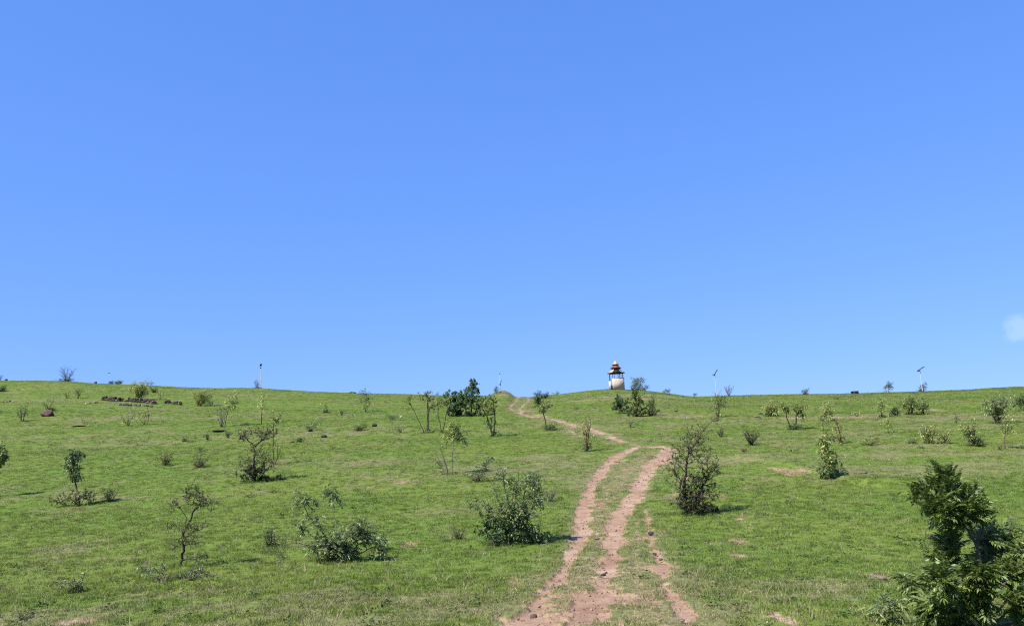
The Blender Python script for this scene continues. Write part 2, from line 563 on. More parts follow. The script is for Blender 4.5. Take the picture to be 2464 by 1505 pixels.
def paint_material(name, a, b, scale=3.0, rough=0.6, metal=0.0):
    m, nt, N, L = new_mat(name)
    tc = N.new('ShaderNodeTexCoord').outputs['Object']
    n = noise(N, L, tc, scale, 5, 0.6)
    finish(N, L, ramp(N, L, n, [(0.3, a), (0.62, b)]), rough, bump=n, bump_s=0.2, bump_d=0.01, metal=metal)
    return m


M_GROUND = ground_material()
LEAF = {
    'fresh': leaf_material('fresh_leaf', (0.16, 0.25, 0.04), (0.78, 0.80, 0.28), 0.4),
    'green': leaf_material('green_leaf', (0.075, 0.135, 0.028), (0.42, 0.50, 0.17), 0.32),
    'dark': leaf_material('dark_leaf', (0.038, 0.085, 0.022), (0.24, 0.35, 0.12), 0.28, 0.45, 0.45),
    'grey': leaf_material('grey_leaf', (0.090, 0.145, 0.042), (0.50, 0.60, 0.25), 0.3, 0.5),
    'neem': leaf_material('glossy_leaf', (0.028, 0.068, 0.012), (0.29, 0.39, 0.085), 0.24, 0.46, 0.4),
    'acacia': leaf_material('acacia_leaf', (0.045, 0.10, 0.035), (0.27, 0.42, 0.15), 0.25, 0.6),
    'thorn': leaf_material('thorn_leaf', (0.075, 0.105, 0.028), (0.34, 0.38, 0.12), 0.25, 0.6),
    'black': leaf_material('shaded_tangle_leaf', (0.014, 0.020, 0.009), (0.075, 0.095, 0.035), 0.1, 0.7),  # near black: the shade inside dense plant bases is put into the leaf colour
}
BARK = {
    'dark': bark_material('dark_bark', (0.035, 0.027, 0.022), (0.12, 0.095, 0.075)),
    'darkbrown': bark_material('weathered_twig', (0.05, 0.040, 0.032), (0.17, 0.14, 0.11)),
    'brown': bark_material('brown_bark', (0.09, 0.062, 0.045), (0.20, 0.145, 0.11)),
    'pale': bark_material('pale_bark', (0.19, 0.17, 0.11), (0.36, 0.32, 0.22)),
    'red': bark_material('reddish_bark', (0.13, 0.060, 0.045), (0.26, 0.14, 0.10)),
    'greybark': bark_material('grey_bark', (0.11, 0.095, 0.085), (0.24, 0.20, 0.18)),
}
M_ROCK = rock_material('dark_basalt', (0.028, 0.021, 0.021), (0.10, 0.078, 0.070))
M_ROCKRED = rock_material('reddish_rock', (0.09, 0.045, 0.040), (0.22, 0.13, 0.12), 9.0)
M_PALE = rock_material('pale_stone', (0.40, 0.36, 0.31), (0.62, 0.58, 0.52))
M_BROWNROCK = rock_material('brown_earth_rock', (0.16, 0.10, 0.085), (0.30, 0.20, 0.16), 9.0)

# ------------------------------------------------------------ ground sheet
def grid_axis():
    a = np.linspace(-0.78, 0.78, 760)
    ext = np.array([4, 10, 20, 40, 80, 160, 320, 640, 1300, 3000.0])
    aa = np.concatenate([np.full(len(ext), -0.78), a, np.full(len(ext), 0.78)])
    bb = np.concatenate([-ext[::-1], np.zeros(len(a)), ext])
    y1 = 6.2 * (150 / 6.2) ** (np.linspace(0, 1, 560))
    yn = np.array([-4000, -1500, -600, -250, -100, -40, -15, -5, 0, 3, 5.0])
    yf = np.array([150.5, 151, 152, 153.5, 155, 158, 162, 168, 176, 190, 215, 250, 300, 420, 700, 1300, 2600, 5000.0])
    return aa, bb, np.concatenate([yn, y1, yf])


def build_ground():
    aa, bb, yy = grid_axis()
    Yg, Ag = np.meshgrid(yy, aa, indexing='ij')
    _, Bg = np.meshgrid(yy, bb, indexing='ij')
    G = np.maximum(np.minimum(Yg, 170), 6.2)
    X = Ag * G + Bg
    Z = land(X, Yg)
    D = dirt_mask(X, Yg)
    far = (np.abs(Bg) > 0) | (Yg < 0) | (Yg > 200)
    D = np.where(far, 0, D)
    DR = dry_mask(X, Yg)
    # ruts are worn a few centimetres into the turf
    Z = Z - 0.05 * smooth(D, 0.3, 0.95) - (fbm(X, Yg, 2.6, 3, 91.0) - 0.5) * 0.05 * D
    nr, nc = X.shape
    V = np.stack([X, Yg, Z], -1).reshape(-1, 3)
    i = (np.arange(nr - 1)[:, None] * nc + np.arange(nc - 1)[None, :])
    Q = np.stack([i, i + 1, i + nc + 1, i + nc], -1).reshape(-1, 4)
    dm = (D.reshape(-1)[Q]).mean(1)
    Xf, Yf = V[Q].mean(1)[:, 0], V[Q].mean(1)[:, 1]
    best = np.full(len(Q), 9.0)
    for tr in tracks_w[:8]:
        for (x0, y0, h0), (x1, y1, h1) in zip(tr[:-1], tr[1:]):
            dx, dy = x1 - x0, y1 - y0
            t = np.clip(((Xf - x0) * dx + (Yf - y0) * dy) / (dx * dx + dy * dy + 1e-9), 0, 1)
            best = np.minimum(best, np.hypot(Xf - x0 - t * dx, Yf - y0 - t * dy) / (h0 + t * (h1 - h0)))
    is_track = (dm > 0.45) & (Yf < 152) & (best < 1.5)
    for name, sel in (('ground', ~is_track), ('dirt_track', is_track)):
        q = Q[sel]
        used, inv = np.unique(q.ravel(), return_inverse=True)
        me = bpy.data.meshes.new(name)
        me.vertices.add(len(used)); me.vertices.foreach_set('co', V[used].astype(np.float32).ravel())
        me.loops.add(q.size); me.loops.foreach_set('vertex_index', inv.astype(np.int32).ravel())
        me.polygons.add(len(q)); me.polygons.foreach_set('loop_start', (np.arange(len(q)) * 4).astype(np.int32))
        for an, arr in (('dirt', D), ('dry', DR)):
            at = me.attributes.new(an, 'FLOAT', 'POINT')
            at.data.foreach_set('value', arr.reshape(-1)[used].astype(np.float32))
        me.polygons.foreach_set('use_smooth', np.ones(len(q), bool))
        me.update(calc_edges=True)
        me.materials.append(M_GROUND)
        o = bpy.data.objects.new(name, me)
        COL.objects.link(o)
        tag(o, {'ground': 'open hillside of short green grass rising to a low ridge', 'dirt_track': 'reddish bare dirt track with two ruts winding up the hill'}[name], None, None, 'structure')


build_ground()

# ------------------------------------------------------------ grass and pebbles (stuff)
def scatter(name, label, mat, protos, P, rot, scl, colr, realm='grass'):
    src = bpy.data.collections.new(name + '_source')
    for i, g in enumerate(protos):
        o = g.build('%s_tuft' % name, mat)
        COL.objects.unlink(o)
        src.objects.link(o)
    me = bpy.data.meshes.new(name)
    me.vertices.add(len(P)); me.vertices.foreach_set('co', P.astype(np.float32).ravel())
    at = me.attributes.new('rot', 'FLOAT_VECTOR', 'POINT'); at.data.foreach_set('vector', rot.astype(np.float32).ravel())
    at = me.attributes.new('scl', 'FLOAT_VECTOR', 'POINT'); at.data.foreach_set('vector', scl.astype(np.float32).ravel())
    at = me.attributes.new('tint', 'FLOAT_VECTOR', 'POINT'); at.data.foreach_set('vector', colr.astype(np.float32).ravel())
    o = bpy.data.objects.new(name, me)
    COL.objects.link(o)
    tag(o, label, None, None, 'stuff')
    ng = bpy.data.node_groups.new(name + '_scatter', 'GeometryNodeTree')
    ng.interface.new_socket('Geometry', in_out='INPUT', socket_type='NodeSocketGeometry')
    ng.interface.new_socket('Geometry', in_out='OUTPUT', socket_type='NodeSocketGeometry')
    N, L = ng.nodes, ng.links
    gi, go = N.new('NodeGroupInput'), N.new('NodeGroupOutput')
    mp = N.new('GeometryNodeMeshToPoints')
    ip = N.new('GeometryNodeInstanceOnPoints')
    ci = N.new('GeometryNodeCollectionInfo')
    ci.inputs['Collection'].default_value = src
    ci.inputs['Separate Children'].default_value = True
    ci.inputs['Reset Children'].default_value = True
    ip.inputs['Pick Instance'].default_value = True
    rv = N.new('FunctionNodeRandomValue'); rv.data_type = 'INT'
    rv.inputs[4].default_value = 0; rv.inputs[5].default_value = len(protos) - 1
    L.new(gi.outputs[0], mp.inputs[0]); L.new(mp.outputs[0], ip.inputs['Points'])
    L.new(ci.outputs[0], ip.inputs['Instance']); L.new(rv.outputs[2], ip.inputs['Instance Index'])
    for an, sock in (('rot', 'Rotation'), ('scl', 'Scale')):
        na = N.new('GeometryNodeInputNamedAttribute'); na.data_type = 'FLOAT_VECTOR'; na.inputs[0].default_value = an
        L.new(na.outputs[0], ip.inputs[sock])
    L.new(ip.outputs[0], go.inputs[0])
    md = o.modifiers.new('scatter', 'NODES'); md.node_group = ng
    me.materials.append(mat)
    return o


def grass_material():
    m, nt, N, L = new_mat('grass_blade')
    t = attr(N, 'tint', 'INSTANCER').outputs['Vector']
    tone = attr(N, 'tone').outputs['Fac']
    c = mixc(N, L, 1.0, t, ramp(N, L, tone, [(0, (0.6, 0.62, 0.55)), (0.5, (1, 1, 1)), (0.93, (1.4, 1.3, 1.35)), (1.0, (2.1, 1.75, 2.2))]), 'MULTIPLY')
    finish(N, L, c, 0.6, trans=0.3, spec=0.25)
    return m


def blade_tuft(n, rad, hmin, hmax, wid, seed, lean=0.6):
    r = np.random.default_rng(seed)
    g = Geo()
    th = r.random(n) * 2 * math.pi
    rr = rad * np.sqrt(r.random(n))
    b = np.stack([np.cos(th) * rr, np.sin(th) * rr, np.full(n, -0.01)], -1)
    h = r.uniform(hmin, hmax, n)
    la = r.random(n) * 2 * math.pi
    ld = np.stack([np.cos(la), np.sin(la), np.zeros(n)], -1)
    fa = r.random(n) * math.pi
    fd = np.stack([np.cos(fa), np.sin(fa), np.zeros(n)], -1) * (wid * r.uniform(0.6, 1.3, n))[:, None]
    ln = r.uniform(0.1, lean, n)[:, None] * h[:, None]
    m = b + ld * ln * 0.35 + np.array([0, 0, 1]) * (h * 0.6)[:, None]
    tp = b + ld * ln * 1.3 + np.array([0, 0, 1]) * h[:, None]
    v = np.stack([b - fd * .8, b + fd * .8, m + fd, tp, m - fd], 1).reshape(-1, 3)
    i = np.arange(n)[:, None] * 5
    tone = np.repeat(r.random(n), 5)
    g.add(v, i + np.array([[0, 1, 2, 4]]), tone)
    g.f.append(i + np.array([[4, 2, 3]]))
    return g


def grass():
    Ps, Ss, hs = [], [], []
    bands = [(5.5, 16, 95, 0.95, 0), (16, 30, 60, 1.05, 0), (30, 55, 30, 1.4, 1), (55, 95, 11, 1.9, 1), (95, 149, 5.0, 2.6, 1)]
    out = {0: [], 1: []}
    for y0, y1, dens, sc, grp in bands:
        wide = 3.5 if y1 <= 30 else 0.0          # turf goes on beyond the picture's sides
        A = 0.74 * (y1 ** 2 - y0 ** 2) + 2 * wide * (y1 - y0)
        n = int(A * dens)
        Y = np.sqrt(RNG.random(n) * (y1 ** 2 - y0 ** 2) + y0 ** 2)
        X = (RNG.random(n) * 2 - 1) * (0.74 * Y + wide)
        D = dirt_mask(X, Y)
        cl = fbm(X, Y, 2.2, 3, 8.0)
        keep = RNG.random(n) > smooth(D, 0.3, 0.8) * 0.985 + 0.02
        keep &= RNG.random(n) < 0.8 + 0.4 * smooth(cl, 0.35, 0.6)
        X, Y, D, cl = X[keep], Y[keep], D[keep], cl[keep]
        out[grp].append((X, Y, D, cl, np.full(len(X), sc)))
    for grp in (0, 1):
        X, Y, D, cl, sc = [np.concatenate([o[k] for o in out[grp]]) for k in range(5)]
        n = len(X)
        Z = land(X, Y) - 0.03 * smooth(D, 0.3, 0.95)
        DR = dry_mask(X, Y)
        big = fbm(X, Y, 0.09, 3, 51.0)
        r = RNG.random(n)
        g1 = np.array([0.165, 0.245, 0.030]); g2 = np.array([0.255, 0.302, 0.064]); g3 = np.array([0.37, 0.335, 0.15]); g4 = np.array([0.130, 0.240, 0.036])
        k = smooth(fbm(X, Y, 0.7, 3, 14.0) + (r - 0.5) * 0.5, 0.3, 0.75)[:, None]
        c = g1 * (1 - k) + g2 * k
        k = (smooth(big, 0.45, 0.62) * 0.6)[:, None]
        c = c * (1 - k) + g4 * k
        k = np.clip(smooth(DR + (RNG.random(n) - 0.5) * 0.7, 0.3, 1.05) * 0.9 + 0.5 * (D > 0.15), 0, 1)[:, None]
        c = c * (1 - k) + g3 * k
        c = c * np.exp(RNG.normal(0.02, 0.25, n))[:, None]
        straw = RNG.random(n) < 0.07 + 0.12 * smooth(DR, .2, .8)
        c[straw] = np.array([0.50, 0.45, 0.26]) * RNG.uniform(.7, 1.15, straw.sum())[:, None]
        rot = np.stack([RNG.normal(0, 0.12, n), RNG.normal(0, 0.12, n), RNG.random(n) * 6.283], -1)
        hz = sc * (0.8 + 0.35 * smooth(cl, 0.35, 0.75)) * RNG.uniform(0.7, 1.3, n) * (1 - 0.45 * smooth(DR, 0.4, 1))
        for px_, py_, pr_ in PLANTS_AT:
            hz = hz * (1 + 1.5 * np.exp(-(((X - px_) ** 2 + (Y - py_) ** 2) / pr_ ** 2)))
        tall = RNG.random(n) < 0.012
        hz = np.where(tall, hz * 2.1, hz)
        if grp:
            hz = hz * np.where(Y > 90, 0.4, 0.6)
        scl = np.stack([sc * RNG.uniform(0.8, 1.3, n), sc * RNG.uniform(0.8, 1.3, n), hz], -1)
        protos = [blade_tuft(24, 0.10, 0.020, 0.068, 0.0028, 100 + i + 10 * grp, 0.9) for i in range(6)]
        scatter('grass', ['short green pasture grass covering the near hillside', 'short green pasture grass covering the far hillside'][grp],
                M_GRASS, protos, np.stack([X, Y, Z], -1), rot, scl, c)
        print('grass', grp, n)
    # scattered dry flowering stalks
    n = 2600
    Y = np.exp(RNG.uniform(math.log(8), math.log(48), n)); X = RNG.uniform(-.72, .72, n) * Y
    k = (dirt_mask(X, Y) < .55) & (fbm(X, Y, .5, 3, 120) > .44)
    X, Y = X[k], Y[k]; n = len(X)
    s = RNG.uniform(.6, 1.5, n)
    c = np.array([.46, .42, .22]) * RNG.uniform(.6, 1.2, n)[:, None]
    scatter('dry_stalks', 'thin pale dry stalks standing up out of the grass', M_GRASS, [blade_tuft(5, .05, .07, .17, .0022, 300 + i, .7) for i in range(4)],
            np.stack([X, Y, land(X, Y)], -1), np.stack([RNG.normal(0, .2, n), RNG.normal(0, .2, n), RNG.random(n) * 6.28], -1), np.stack([s, s, s], -1), c)


M_GRASS = grass_material()
PLANTS_AT = []


def ico(sub=1, seed=0, rough=0.25, flat=0.7):
    """lumpy stone"""
    import bmesh
    bm = bmesh.new()
    bmesh.ops.create_icosphere(bm, subdivisions=sub, radius=0.5)
    r = random.Random(seed)
    v = np.array([p.co[:] for p in bm.verts])
    f = np.array([[q.index for q in p.verts] for p in bm.faces])
    bm.free()
    nrm = v / np.linalg.norm(v, axis=1)[:, None]
    for k in range(6 if sub < 3 else 12):                              # chop by random planes
        d = np.array([r.gauss(0, 1) for _ in range(3)]); d /= np.linalg.norm(d)
        lim = r.uniform(0.5 - rough, 0.46)
        s = v @ d
        v = v - np.clip(s - lim, 0, None)[:, None] * d
    v[:, 2] *= flat
    return v, f


def pebbles():
    n = 9000
    tr = [t for t in tracks_w[:4]]
    P = []
    Y = np.sqrt(RNG.random(400000) * (75 ** 2 - 8 ** 2) + 64)
    X = (RNG.random(400000) * 2 - 1) * 0.35 * Y + 0.1 * Y
    D = dirt_mask(X, Y)
    k = np.nonzero(RNG.random(400000) < D * (0.02 + 2.2 / Y) * (0.3 + fbm(X, Y, 1.1, 2, 4)))[0][:n]
    X, Y = X[k], Y[k]
    Z = land(X, Y) - 0.045
    protos = []
    for i in range(5):
        g = Geo(); v, f = ico(1, i + 50); g.add(v, f, RNG.random()); protos.append(g)
    m = len(X)
    s = 0.018 * np.exp(RNG.normal(0, 0.55, m)) * (1 + Y / 40)
    c = np.array([0.36, 0.24, 0.18]) * RNG.uniform(0.35, 1.3, m)[:, None]
    scatter('pebbles', 'small loose stones and clods lying in the dirt ruts', M_PEB, protos, np.stack([X, Y, Z], -1), RNG.random((m, 3)) * 6.28, np.stack([s * 1.3, s, s * .8], -1), c)


M_PEB, _nt, _N, _L = new_mat('loose_pebble')
finish(_N, _L, attr(_N, 'tint', 'INSTANCER').outputs['Vector'], 0.9)
pebbles()

# ------------------------------------------------------------ plants
def unit(v):
    return v / (np.linalg.norm(v, axis=-1, keepdims=True) + 1e-9)


def path(p, d, L, segs, wob, up, r):
    pts = [np.array(p, float)]
    d = np.array(d, float)
    st = L / segs
    for i in range(segs):
        d = d + r.normal(0, wob, 3) + np.array([0, 0, up])
        d = d / np.linalg.norm(d)
        pts.append(pts[-1] + d * st)
    return np.array(pts)


def leaves_geo(g, P, D, kind, size, r, npair=4, tone=None):
    """compound leaves: P anchors, D directions; npair pairs of leaflets each (0 = one plain leaf)"""
    n = len(P)
    if n == 0: return
    D = unit(D)
    up = np.array([0, 0, 1.0])
    side = unit(np.cross(D, up) + r.normal(0, 0.25, (n, 3)))
    if tone is None: tone = np.clip(r.normal(0.5, 0.24, n), 0, 1)
    Ls = size * r.uniform(0.7, 1.3, n)
    quads, tones = [], []

    def leaflet(pos, dr, nr, ln, wd, tn):
        dr = unit(dr)
        sd = unit(np.cross(dr, nr))
        mid = pos + dr * (ln * 0.45)[:, None]
        tip = pos + dr * ln[:, None] - up * (ln * 0.18)[:, None]
        quads.append(np.stack([pos, mid + sd * wd[:, None], tip, mid - sd * wd[:, None]], 1))
        tones.append(tn)
    if npair == 0:
        dr = unit(D + r.normal(0, 0.6, (n, 3)) - up * 0.25)
        leaflet(P, dr, unit(up + r.normal(0, 0.6, (n, 3))), Ls, Ls * 0.24, tone)
    else:
        for k in range(npair):
            t = (k + 0.7) / npair
            pos = P + D * (Ls * t)[:, None] - up * (Ls * 0.38 * t * t)[:, None]
            for s in (-1, 1):
                dr = side * s + D * 0.75 - up * (0.35 + 0.3 * t) + r.normal(0, 0.13, (n, 3))
                ll = Ls * (0.42 if npair >= 5 else 0.55) * (1.15 - 0.5 * abs(t - 0.5))
                leaflet(pos, dr, unit(up + side * s * 0.4 + r.normal(0, 0.3, (n, 3))), ll, ll * (0.15 if npair >= 5 else 0.24), np.clip(tone + r.normal(0, 0.08, n), 0, 1))
        pos = P + D * Ls[:, None] - up * (Ls * 0.38)[:, None]
        leaflet(pos, D - up * 0.7, unit(up + r.normal(0, 0.3, (n, 3))), Ls * 0.4, Ls * 0.07, tone)
    q = np.concatenate(quads)
    g.add(q.reshape(-1, 3), np.arange(len(q) * 4).reshape(-1, 4), np.repeat(np.concatenate(tones), 4))


def grow(parent, h, w, kind, r, lean=0.0, n=None, stems=None, leaf=None, bark=None, size=None, pairs=None, start=None, off=(0, 0), lift=0.0, Yd=20.0):
    """one plant body (stems + foliage) as children of parent; h, w in metres"""
    K = {
        # stems, spread, leaf start, branches per stem, sub twigs, leaves, droop, wob, up
        'multi': dict(stems=6, spread=.5, start=.45, nb=6, nt=3, n=420, wob=.10, up=.05, bl=.34, leaf='green', bark='brown', size=.20),
        'sapling': dict(stems=1, spread=.05, start=.55, nb=9, nt=3, n=360, wob=.05, up=.03, bl=.30, leaf='fresh', bark='pale', size=.22),
        'column': dict(stems=1, spread=.05, start=.12, nb=16, nt=3, n=700, wob=.04, up=.03, bl=.32, leaf='fresh', bark='brown', size=.17),
        'dense': dict(stems=7, spread=.95, start=.12, nb=7, nt=4, n=900, wob=.14, up=.10, bl=.42, leaf='green', bark='brown', size=.12),
        'twig': dict(stems=10, spread=.75, start=.4, nb=7, nt=4, n=120, wob=.12, up=.03, bl=.36, leaf='grey', bark='greybark', size=.06),
        'thorn': dict(stems=1, spread=.06, start=.16, nb=34, nt=8, n=1100, wob=.15, up=.03, bl=.44, leaf='thorn', bark='dark', size=.055),
        'sparse': dict(stems=4, spread=.5, start=.35, nb=4, nt=2, n=110, wob=.12, up=.04, bl=.28, leaf='green', bark='brown', size=.13),
        'acacia': dict(stems=4, spread=.55, start=.10, nb=12, nt=6, n=3200, wob=.12, up=.05, bl=.42, leaf='acacia', bark='dark', size=.14),
    }[kind].copy()
    if n is not None: K['n'] = n
    if stems is not None: K['stems'] = stems
    if kind == 'thorn' and stems: K.update(spread=1.15, nb=13, up=.0)
    if kind == 'thorn': K['n'] = int(K['n'] * 1.7)
    if Yd > 45:
        K['n'] = int(K['n'] * 2.2); K['size'] *= 0.78
    if start is not None: K['start'] = start
    if leaf: K['leaf'] = leaf
    if bark: K['bark'] = bark
    if size: K['size'] = size
    ns = K['stems']
    sets = []
    for i in range(ns):
        az = 2 * math.pi * (i + r.random() * 0.8) / ns
        sp_ = K['spread'] * (0.35 + 0.75 * r.random()) if ns > 1 else K['spread']
        d = np.array([math.cos(az) * sp_, math.sin(az) * sp_, 1.0])
        L = r.uniform(0.6, 1.0) if ns > 1 and i else 1.0
        b0 = np.array([math.cos(az), math.sin(az), 0]) * 0.03 * (ns > 1)
        main = path(b0, d, L, 9, K['wob'] * (0.5 if kind == 'thorn' and ns == 1 else 0.8), K['up'], r)
        rad0 = 0.016 if ns > 1 else 0.022
        if kind == 'thorn': rad0 = 0.026
        rows = [(main, np.linspace(rad0, 0.004, len(main)), 0)]
        for j in range(K['nb']):
            t = K['start'] * 0.8 + (1 - K['start'] * 0.8) * ((j + r.random()) / K['nb'])
            if kind == 'thorn': t = 0.10 + 0.88 * ((j + r.random()) / K['nb'])
            idx = min(int(t * 9), 8); fr = t * 9 - idx
            p = main[idx] * (1 - fr) + main[idx + 1] * fr
            ba = r.random() * 6.283
            od = np.array([math.cos(ba), math.sin(ba), r.uniform(0.1, 0.9) if kind != 'thorn' else r.uniform(-0.1, 0.75)])
            bl = K['bl'] * L * r.uniform(0.5, 1.1) * (1.12 - 0.6 * t if kind in ('thorn', 'column', 'acacia') else 1.0 - 0.35 * t)
            br = path(p, od, bl, 5, K['wob'] * 1.6, 0.06 if kind != 'thorn' else 0.03, r)
            rows.append((br, np.linspace(0.007 if kind != 'thorn' else 0.010, 0.0025, len(br)), 1))
            for q in range(K['nt']):
                k = r.integers(1, 5)
                td = unit(br[k] - br[k - 1]) + r.normal(0, 0.65, 3)
                tw = path(br[k], td, bl * r.uniform(0.25, 0.55), 3, 0.2, 0.02, r)
                rows.append((tw, np.linspace(0.0038, 0.0020, len(tw)) if kind in ('thorn', 'twig') else np.linspace(0.0035, 0.0016, len(tw)), 2))
        sets.append(rows)
    # fit to the wanted height and width
    allp = np.concatenate([p for rows in sets for p, _, _ in rows])
    fol = K['size'] * 0.5
    zs = max(h - fol * 0.3, h * 0.6) / np.percentile(allp[:, 2], 99.5)
    wx = np.percentile(np.abs(allp[:, 0] - np.median(allp[:, 0])), 98.5)
    wy = np.percentile(np.abs(allp[:, 1] - np.median(allp[:, 1])), 97)
    want = max(w * 0.5 - fol * 0.35, w * 0.3)
    S = np.array([want / wx, want / wy, zs])
    lim = lambda P: np.where(np.abs(P[:, :2]) > want, np.sign(P[:, :2]) * (want + 0.35 * (np.abs(P[:, :2]) - want)), P[:, :2])
    g_leaf = Geo()
    Pl, Dl = [], []
    shear = lambda P: P + np.stack([lean * np.clip(P[:, 2] / h, 0, 1.2) ** 1.4, np.zeros(len(P)), np.zeros(len(P))], -1)
    rs = math.sqrt(max(h, .3))
    for rows in sets:
        g = Geo()
        for p, rad, lv in rows:
            q = p * S
            q[:, :2] = lim(q)
            q = shear(q) + np.array([off[0], off[1], lift])
            q[:, 2] = np.maximum(q[:, 2], -0.02)
            g.tube(q, rad * rs * (1.25 if lv == 0 else 1.0) + 0.0012, 5 if lv == 0 else 3, r.random(), cap=False)
            if lv >= 1 or ns > 1:
                m = len(q)
                t0 = 1 if lv else int(m * K['start'])
                for k in range(t0, m):
                    if q[k][2] - lift > h * K['start'] * 0.6 or lv == 0 or kind in ('thorn', 'dense', 'acacia', 'column'):
                        Pl.append(q[k]); Dl.append(q[k] - q[k - 1])
        name = 'trunk' if ns == 1 else 'stem'
        g.build(name, BARK[K['bark']], parent)
    if K['n'] > 0 and Pl:
        Pl, Dl = np.array(Pl), unit(np.array(Dl))
        # clumpy pick: some anchors are favoured
        wgt = r.random(len(Pl)) ** 2.0 + 0.06
        pick = r.choice(len(Pl), K['n'], p=wgt / wgt.sum())
        P = Pl[pick] + r.normal(0, K['size'] * 0.22, (K['n'], 3))
        D = Dl[pick] * 0.7 + r.normal(0, 0.6, (K['n'], 3)) + np.array([0, 0, 0.25])
        P[:, 2] = np.maximum(P[:, 2], lift + 0.01)
        tt = np.clip(r.normal(0.5, 0.2, len(Pl))[pick] + r.normal(0, 0.12, K['n']), 0, 1)
        leaves_geo(g_leaf, P, D, kind, K['size'], r, (1 if pairs is None else pairs), tt)
        g_leaf.build('foliage', LEAF[K['leaf']], parent, kind='stuff')


def grow_env(parent, trunks, blobs, r, m, u, hmax, N=110, n=800, leaf='green', bark='dark', twig=None, size=.06, pairs=0, rad=0.02, depth=.85, zig=.22, step=.10, spill=1.0, tone=0.0):
    """a body that fills an outline: trunks and blobs in px from the base (x, height[, rx, rz, weight]); every branch runs to
    the nearest part of the growing skeleton, so limbs fork the way real ones do"""
    if F * cp * m > 35:
        size, n = size * 0.68, int(n * 2.0)
    lean = sr + (u - CX) / 11300.0
    fix = lambda x, z: (x + z * lean, z)
    pos, par, chain, root = [], [], [], []
    for t, tr in enumerate(trunks):
        q = []
        dy = r.normal(0, 0.03, len(tr)).cumsum()
        for i in range(len(tr) - 1):
            k = max(2, int(math.dist(tr[i], tr[i + 1]) * m / step))
            for j in range(k):
                x, z = [tr[i][c] * (1 - j / k) + tr[i + 1][c] * j / k for c in (0, 1)]
                x, z = fix(x, z)
                q.append((x * m, dy[i] * (1 - j / k) + dy[i + 1] * j / k, z * m))
        x, z = fix(*tr[-1]); q.append((x * m, dy[-1], z * m))
        b = len(pos)
        for i, p in enumerate(q):
            pos.append(np.array(p) + (r.normal(0, 0.012, 3) if i else 0)); par.append(b + i - 1 if i else -1)
        chain.append(list(range(b, len(pos)))); root.append(t)
    owner = [0] * len(pos)
    for t, c in enumerate(chain):
        for i in c: owner[i] = -1 - t
    wt_ = np.array([(b[4] if len(b) > 4 else b[2] * b[3]) for b in blobs], float)
    pick = r.choice(len(blobs), N, p=wt_ / wt_.sum())
    A = []
    for k in pick:
        b = blobs[k]
        d = r.normal(0, 1, 3); d = d / np.linalg.norm(d) * r.random() ** 0.45 * (0.85 + 0.6 * r.random() ** 3)
        x, z = fix(b[0] + d[0] * b[2] * spill, max(1.0, b[1] + d[2] * b[3]))
        A.append((x * m, d[1] * b[2] * m * depth, z * m))
    A = np.array(A)
    P0 = np.array(pos)
    A = A[np.argsort([np.min(np.linalg.norm(P0 - a, axis=1)) for a in A])]
    for a in A:
        P = np.array(pos)
        dv = a - P
        dist = np.linalg.norm(dv, axis=1)
        cost = dist + 0.9 * np.clip(-dv[:, 2], 0, None) + 0.25 * np.clip(P[:, 2] - a[2] * 0.9, 0, None)
        i0 = int(np.argmin(cost))
        L = dist[i0]
        if L < step * 0.4: continue
        k = max(2, int(L / step))
        prev, c = i0, [i0]
        off = np.zeros(3)
        for j in range(1, k + 1):
            t = j / k
            off = off * 0.6 + r.normal(0, zig * step, 3)
            p = P[i0] * (1 - t) + a * t + off + np.array([0, 0, 0.10 * L * math.sin(math.pi * t)])
            p[2] = max(p[2], 0.01)
            pos.append(p); par.append(prev); prev = len(pos) - 1; c.append(prev)
            owner.append(owner[i0] if owner[i0] >= 0 else len(chain))
        chain.append(c)
    cnt = np.zeros(len(pos))
    for i in range(len(pos) - 1, -1, -1):
        cnt[i] += 1
        if par[i] >= 0: cnt[par[i]] += cnt[i]
    rr_ = rad * np.clip(cnt / cnt.max(), 0, 1) ** 0.5
    rmin = 0.0026 + 0.00016 * (F * cp * m)
    rr_ = np.maximum(rr_, rmin)
    P = np.array(pos)
    groups = {}
    nt_ = len(trunks)
    for ci, c in enumerate(chain):
        key = ci if ci < nt_ else (owner[c[-1]])
        groups.setdefault(key, []).append(c)
    big = sorted((k for k in groups if k >= nt_), key=lambda k: -sum(len(c) for c in groups[k]))
    rest = Geo()
    for key, cs in groups.items():
        if key < nt_ or key in big[:9]:
            g = Geo()
        else:
            g = rest
        for c in cs:
            g.tube(P[c], rr_[c] if c[0] >= 0 else rr_[c], 5 if key < nt_ else 3, r.random(), cap=False)
        if g is not rest:
            g.build('trunk' if key < nt_ and nt_ == 1 else ('stem' if key < nt_ else 'limb'), BARK[bark if key < nt_ else (twig or bark)], parent)
    if rest.n: rest.build('twigs', BARK[twig or bark], parent, kind='stuff')
    Pl, Dl = [], []
    for c in chain[nt_:]:
        for j in range(max(1, int(len(c) * 0.35)), len(c)):
            Pl.append(P[c[j]]); Dl.append(P[c[j]] - P[c[j - 1]])
    if n and Pl:
        Pl, Dl = np.array(Pl), unit(np.array(Dl))
        wgt = r.random(len(Pl)) ** 1.5 + 0.08
        pk = r.choice(len(Pl), n, p=wgt / wgt.sum())
        Q = Pl[pk] + r.normal(0, size * 0.35, (n, 3))
        Q[:, 2] = np.maximum(Q[:, 2], 0.01)
        D = Dl[pk] * 0.6 + r.normal(0, 0.6, (n, 3)) + np.array([0, 0, 0.2])
        tt = np.clip(r.normal(0.5 + tone, 0.2, len(Pl))[pk] + r.normal(0, 0.14, n), 0, 1)
        g = Geo()
        leaves_geo(g, Q, D, '', size, r, pairs, tt)
        g.build('foliage', LEAF[leaf], parent, kind='stuff')


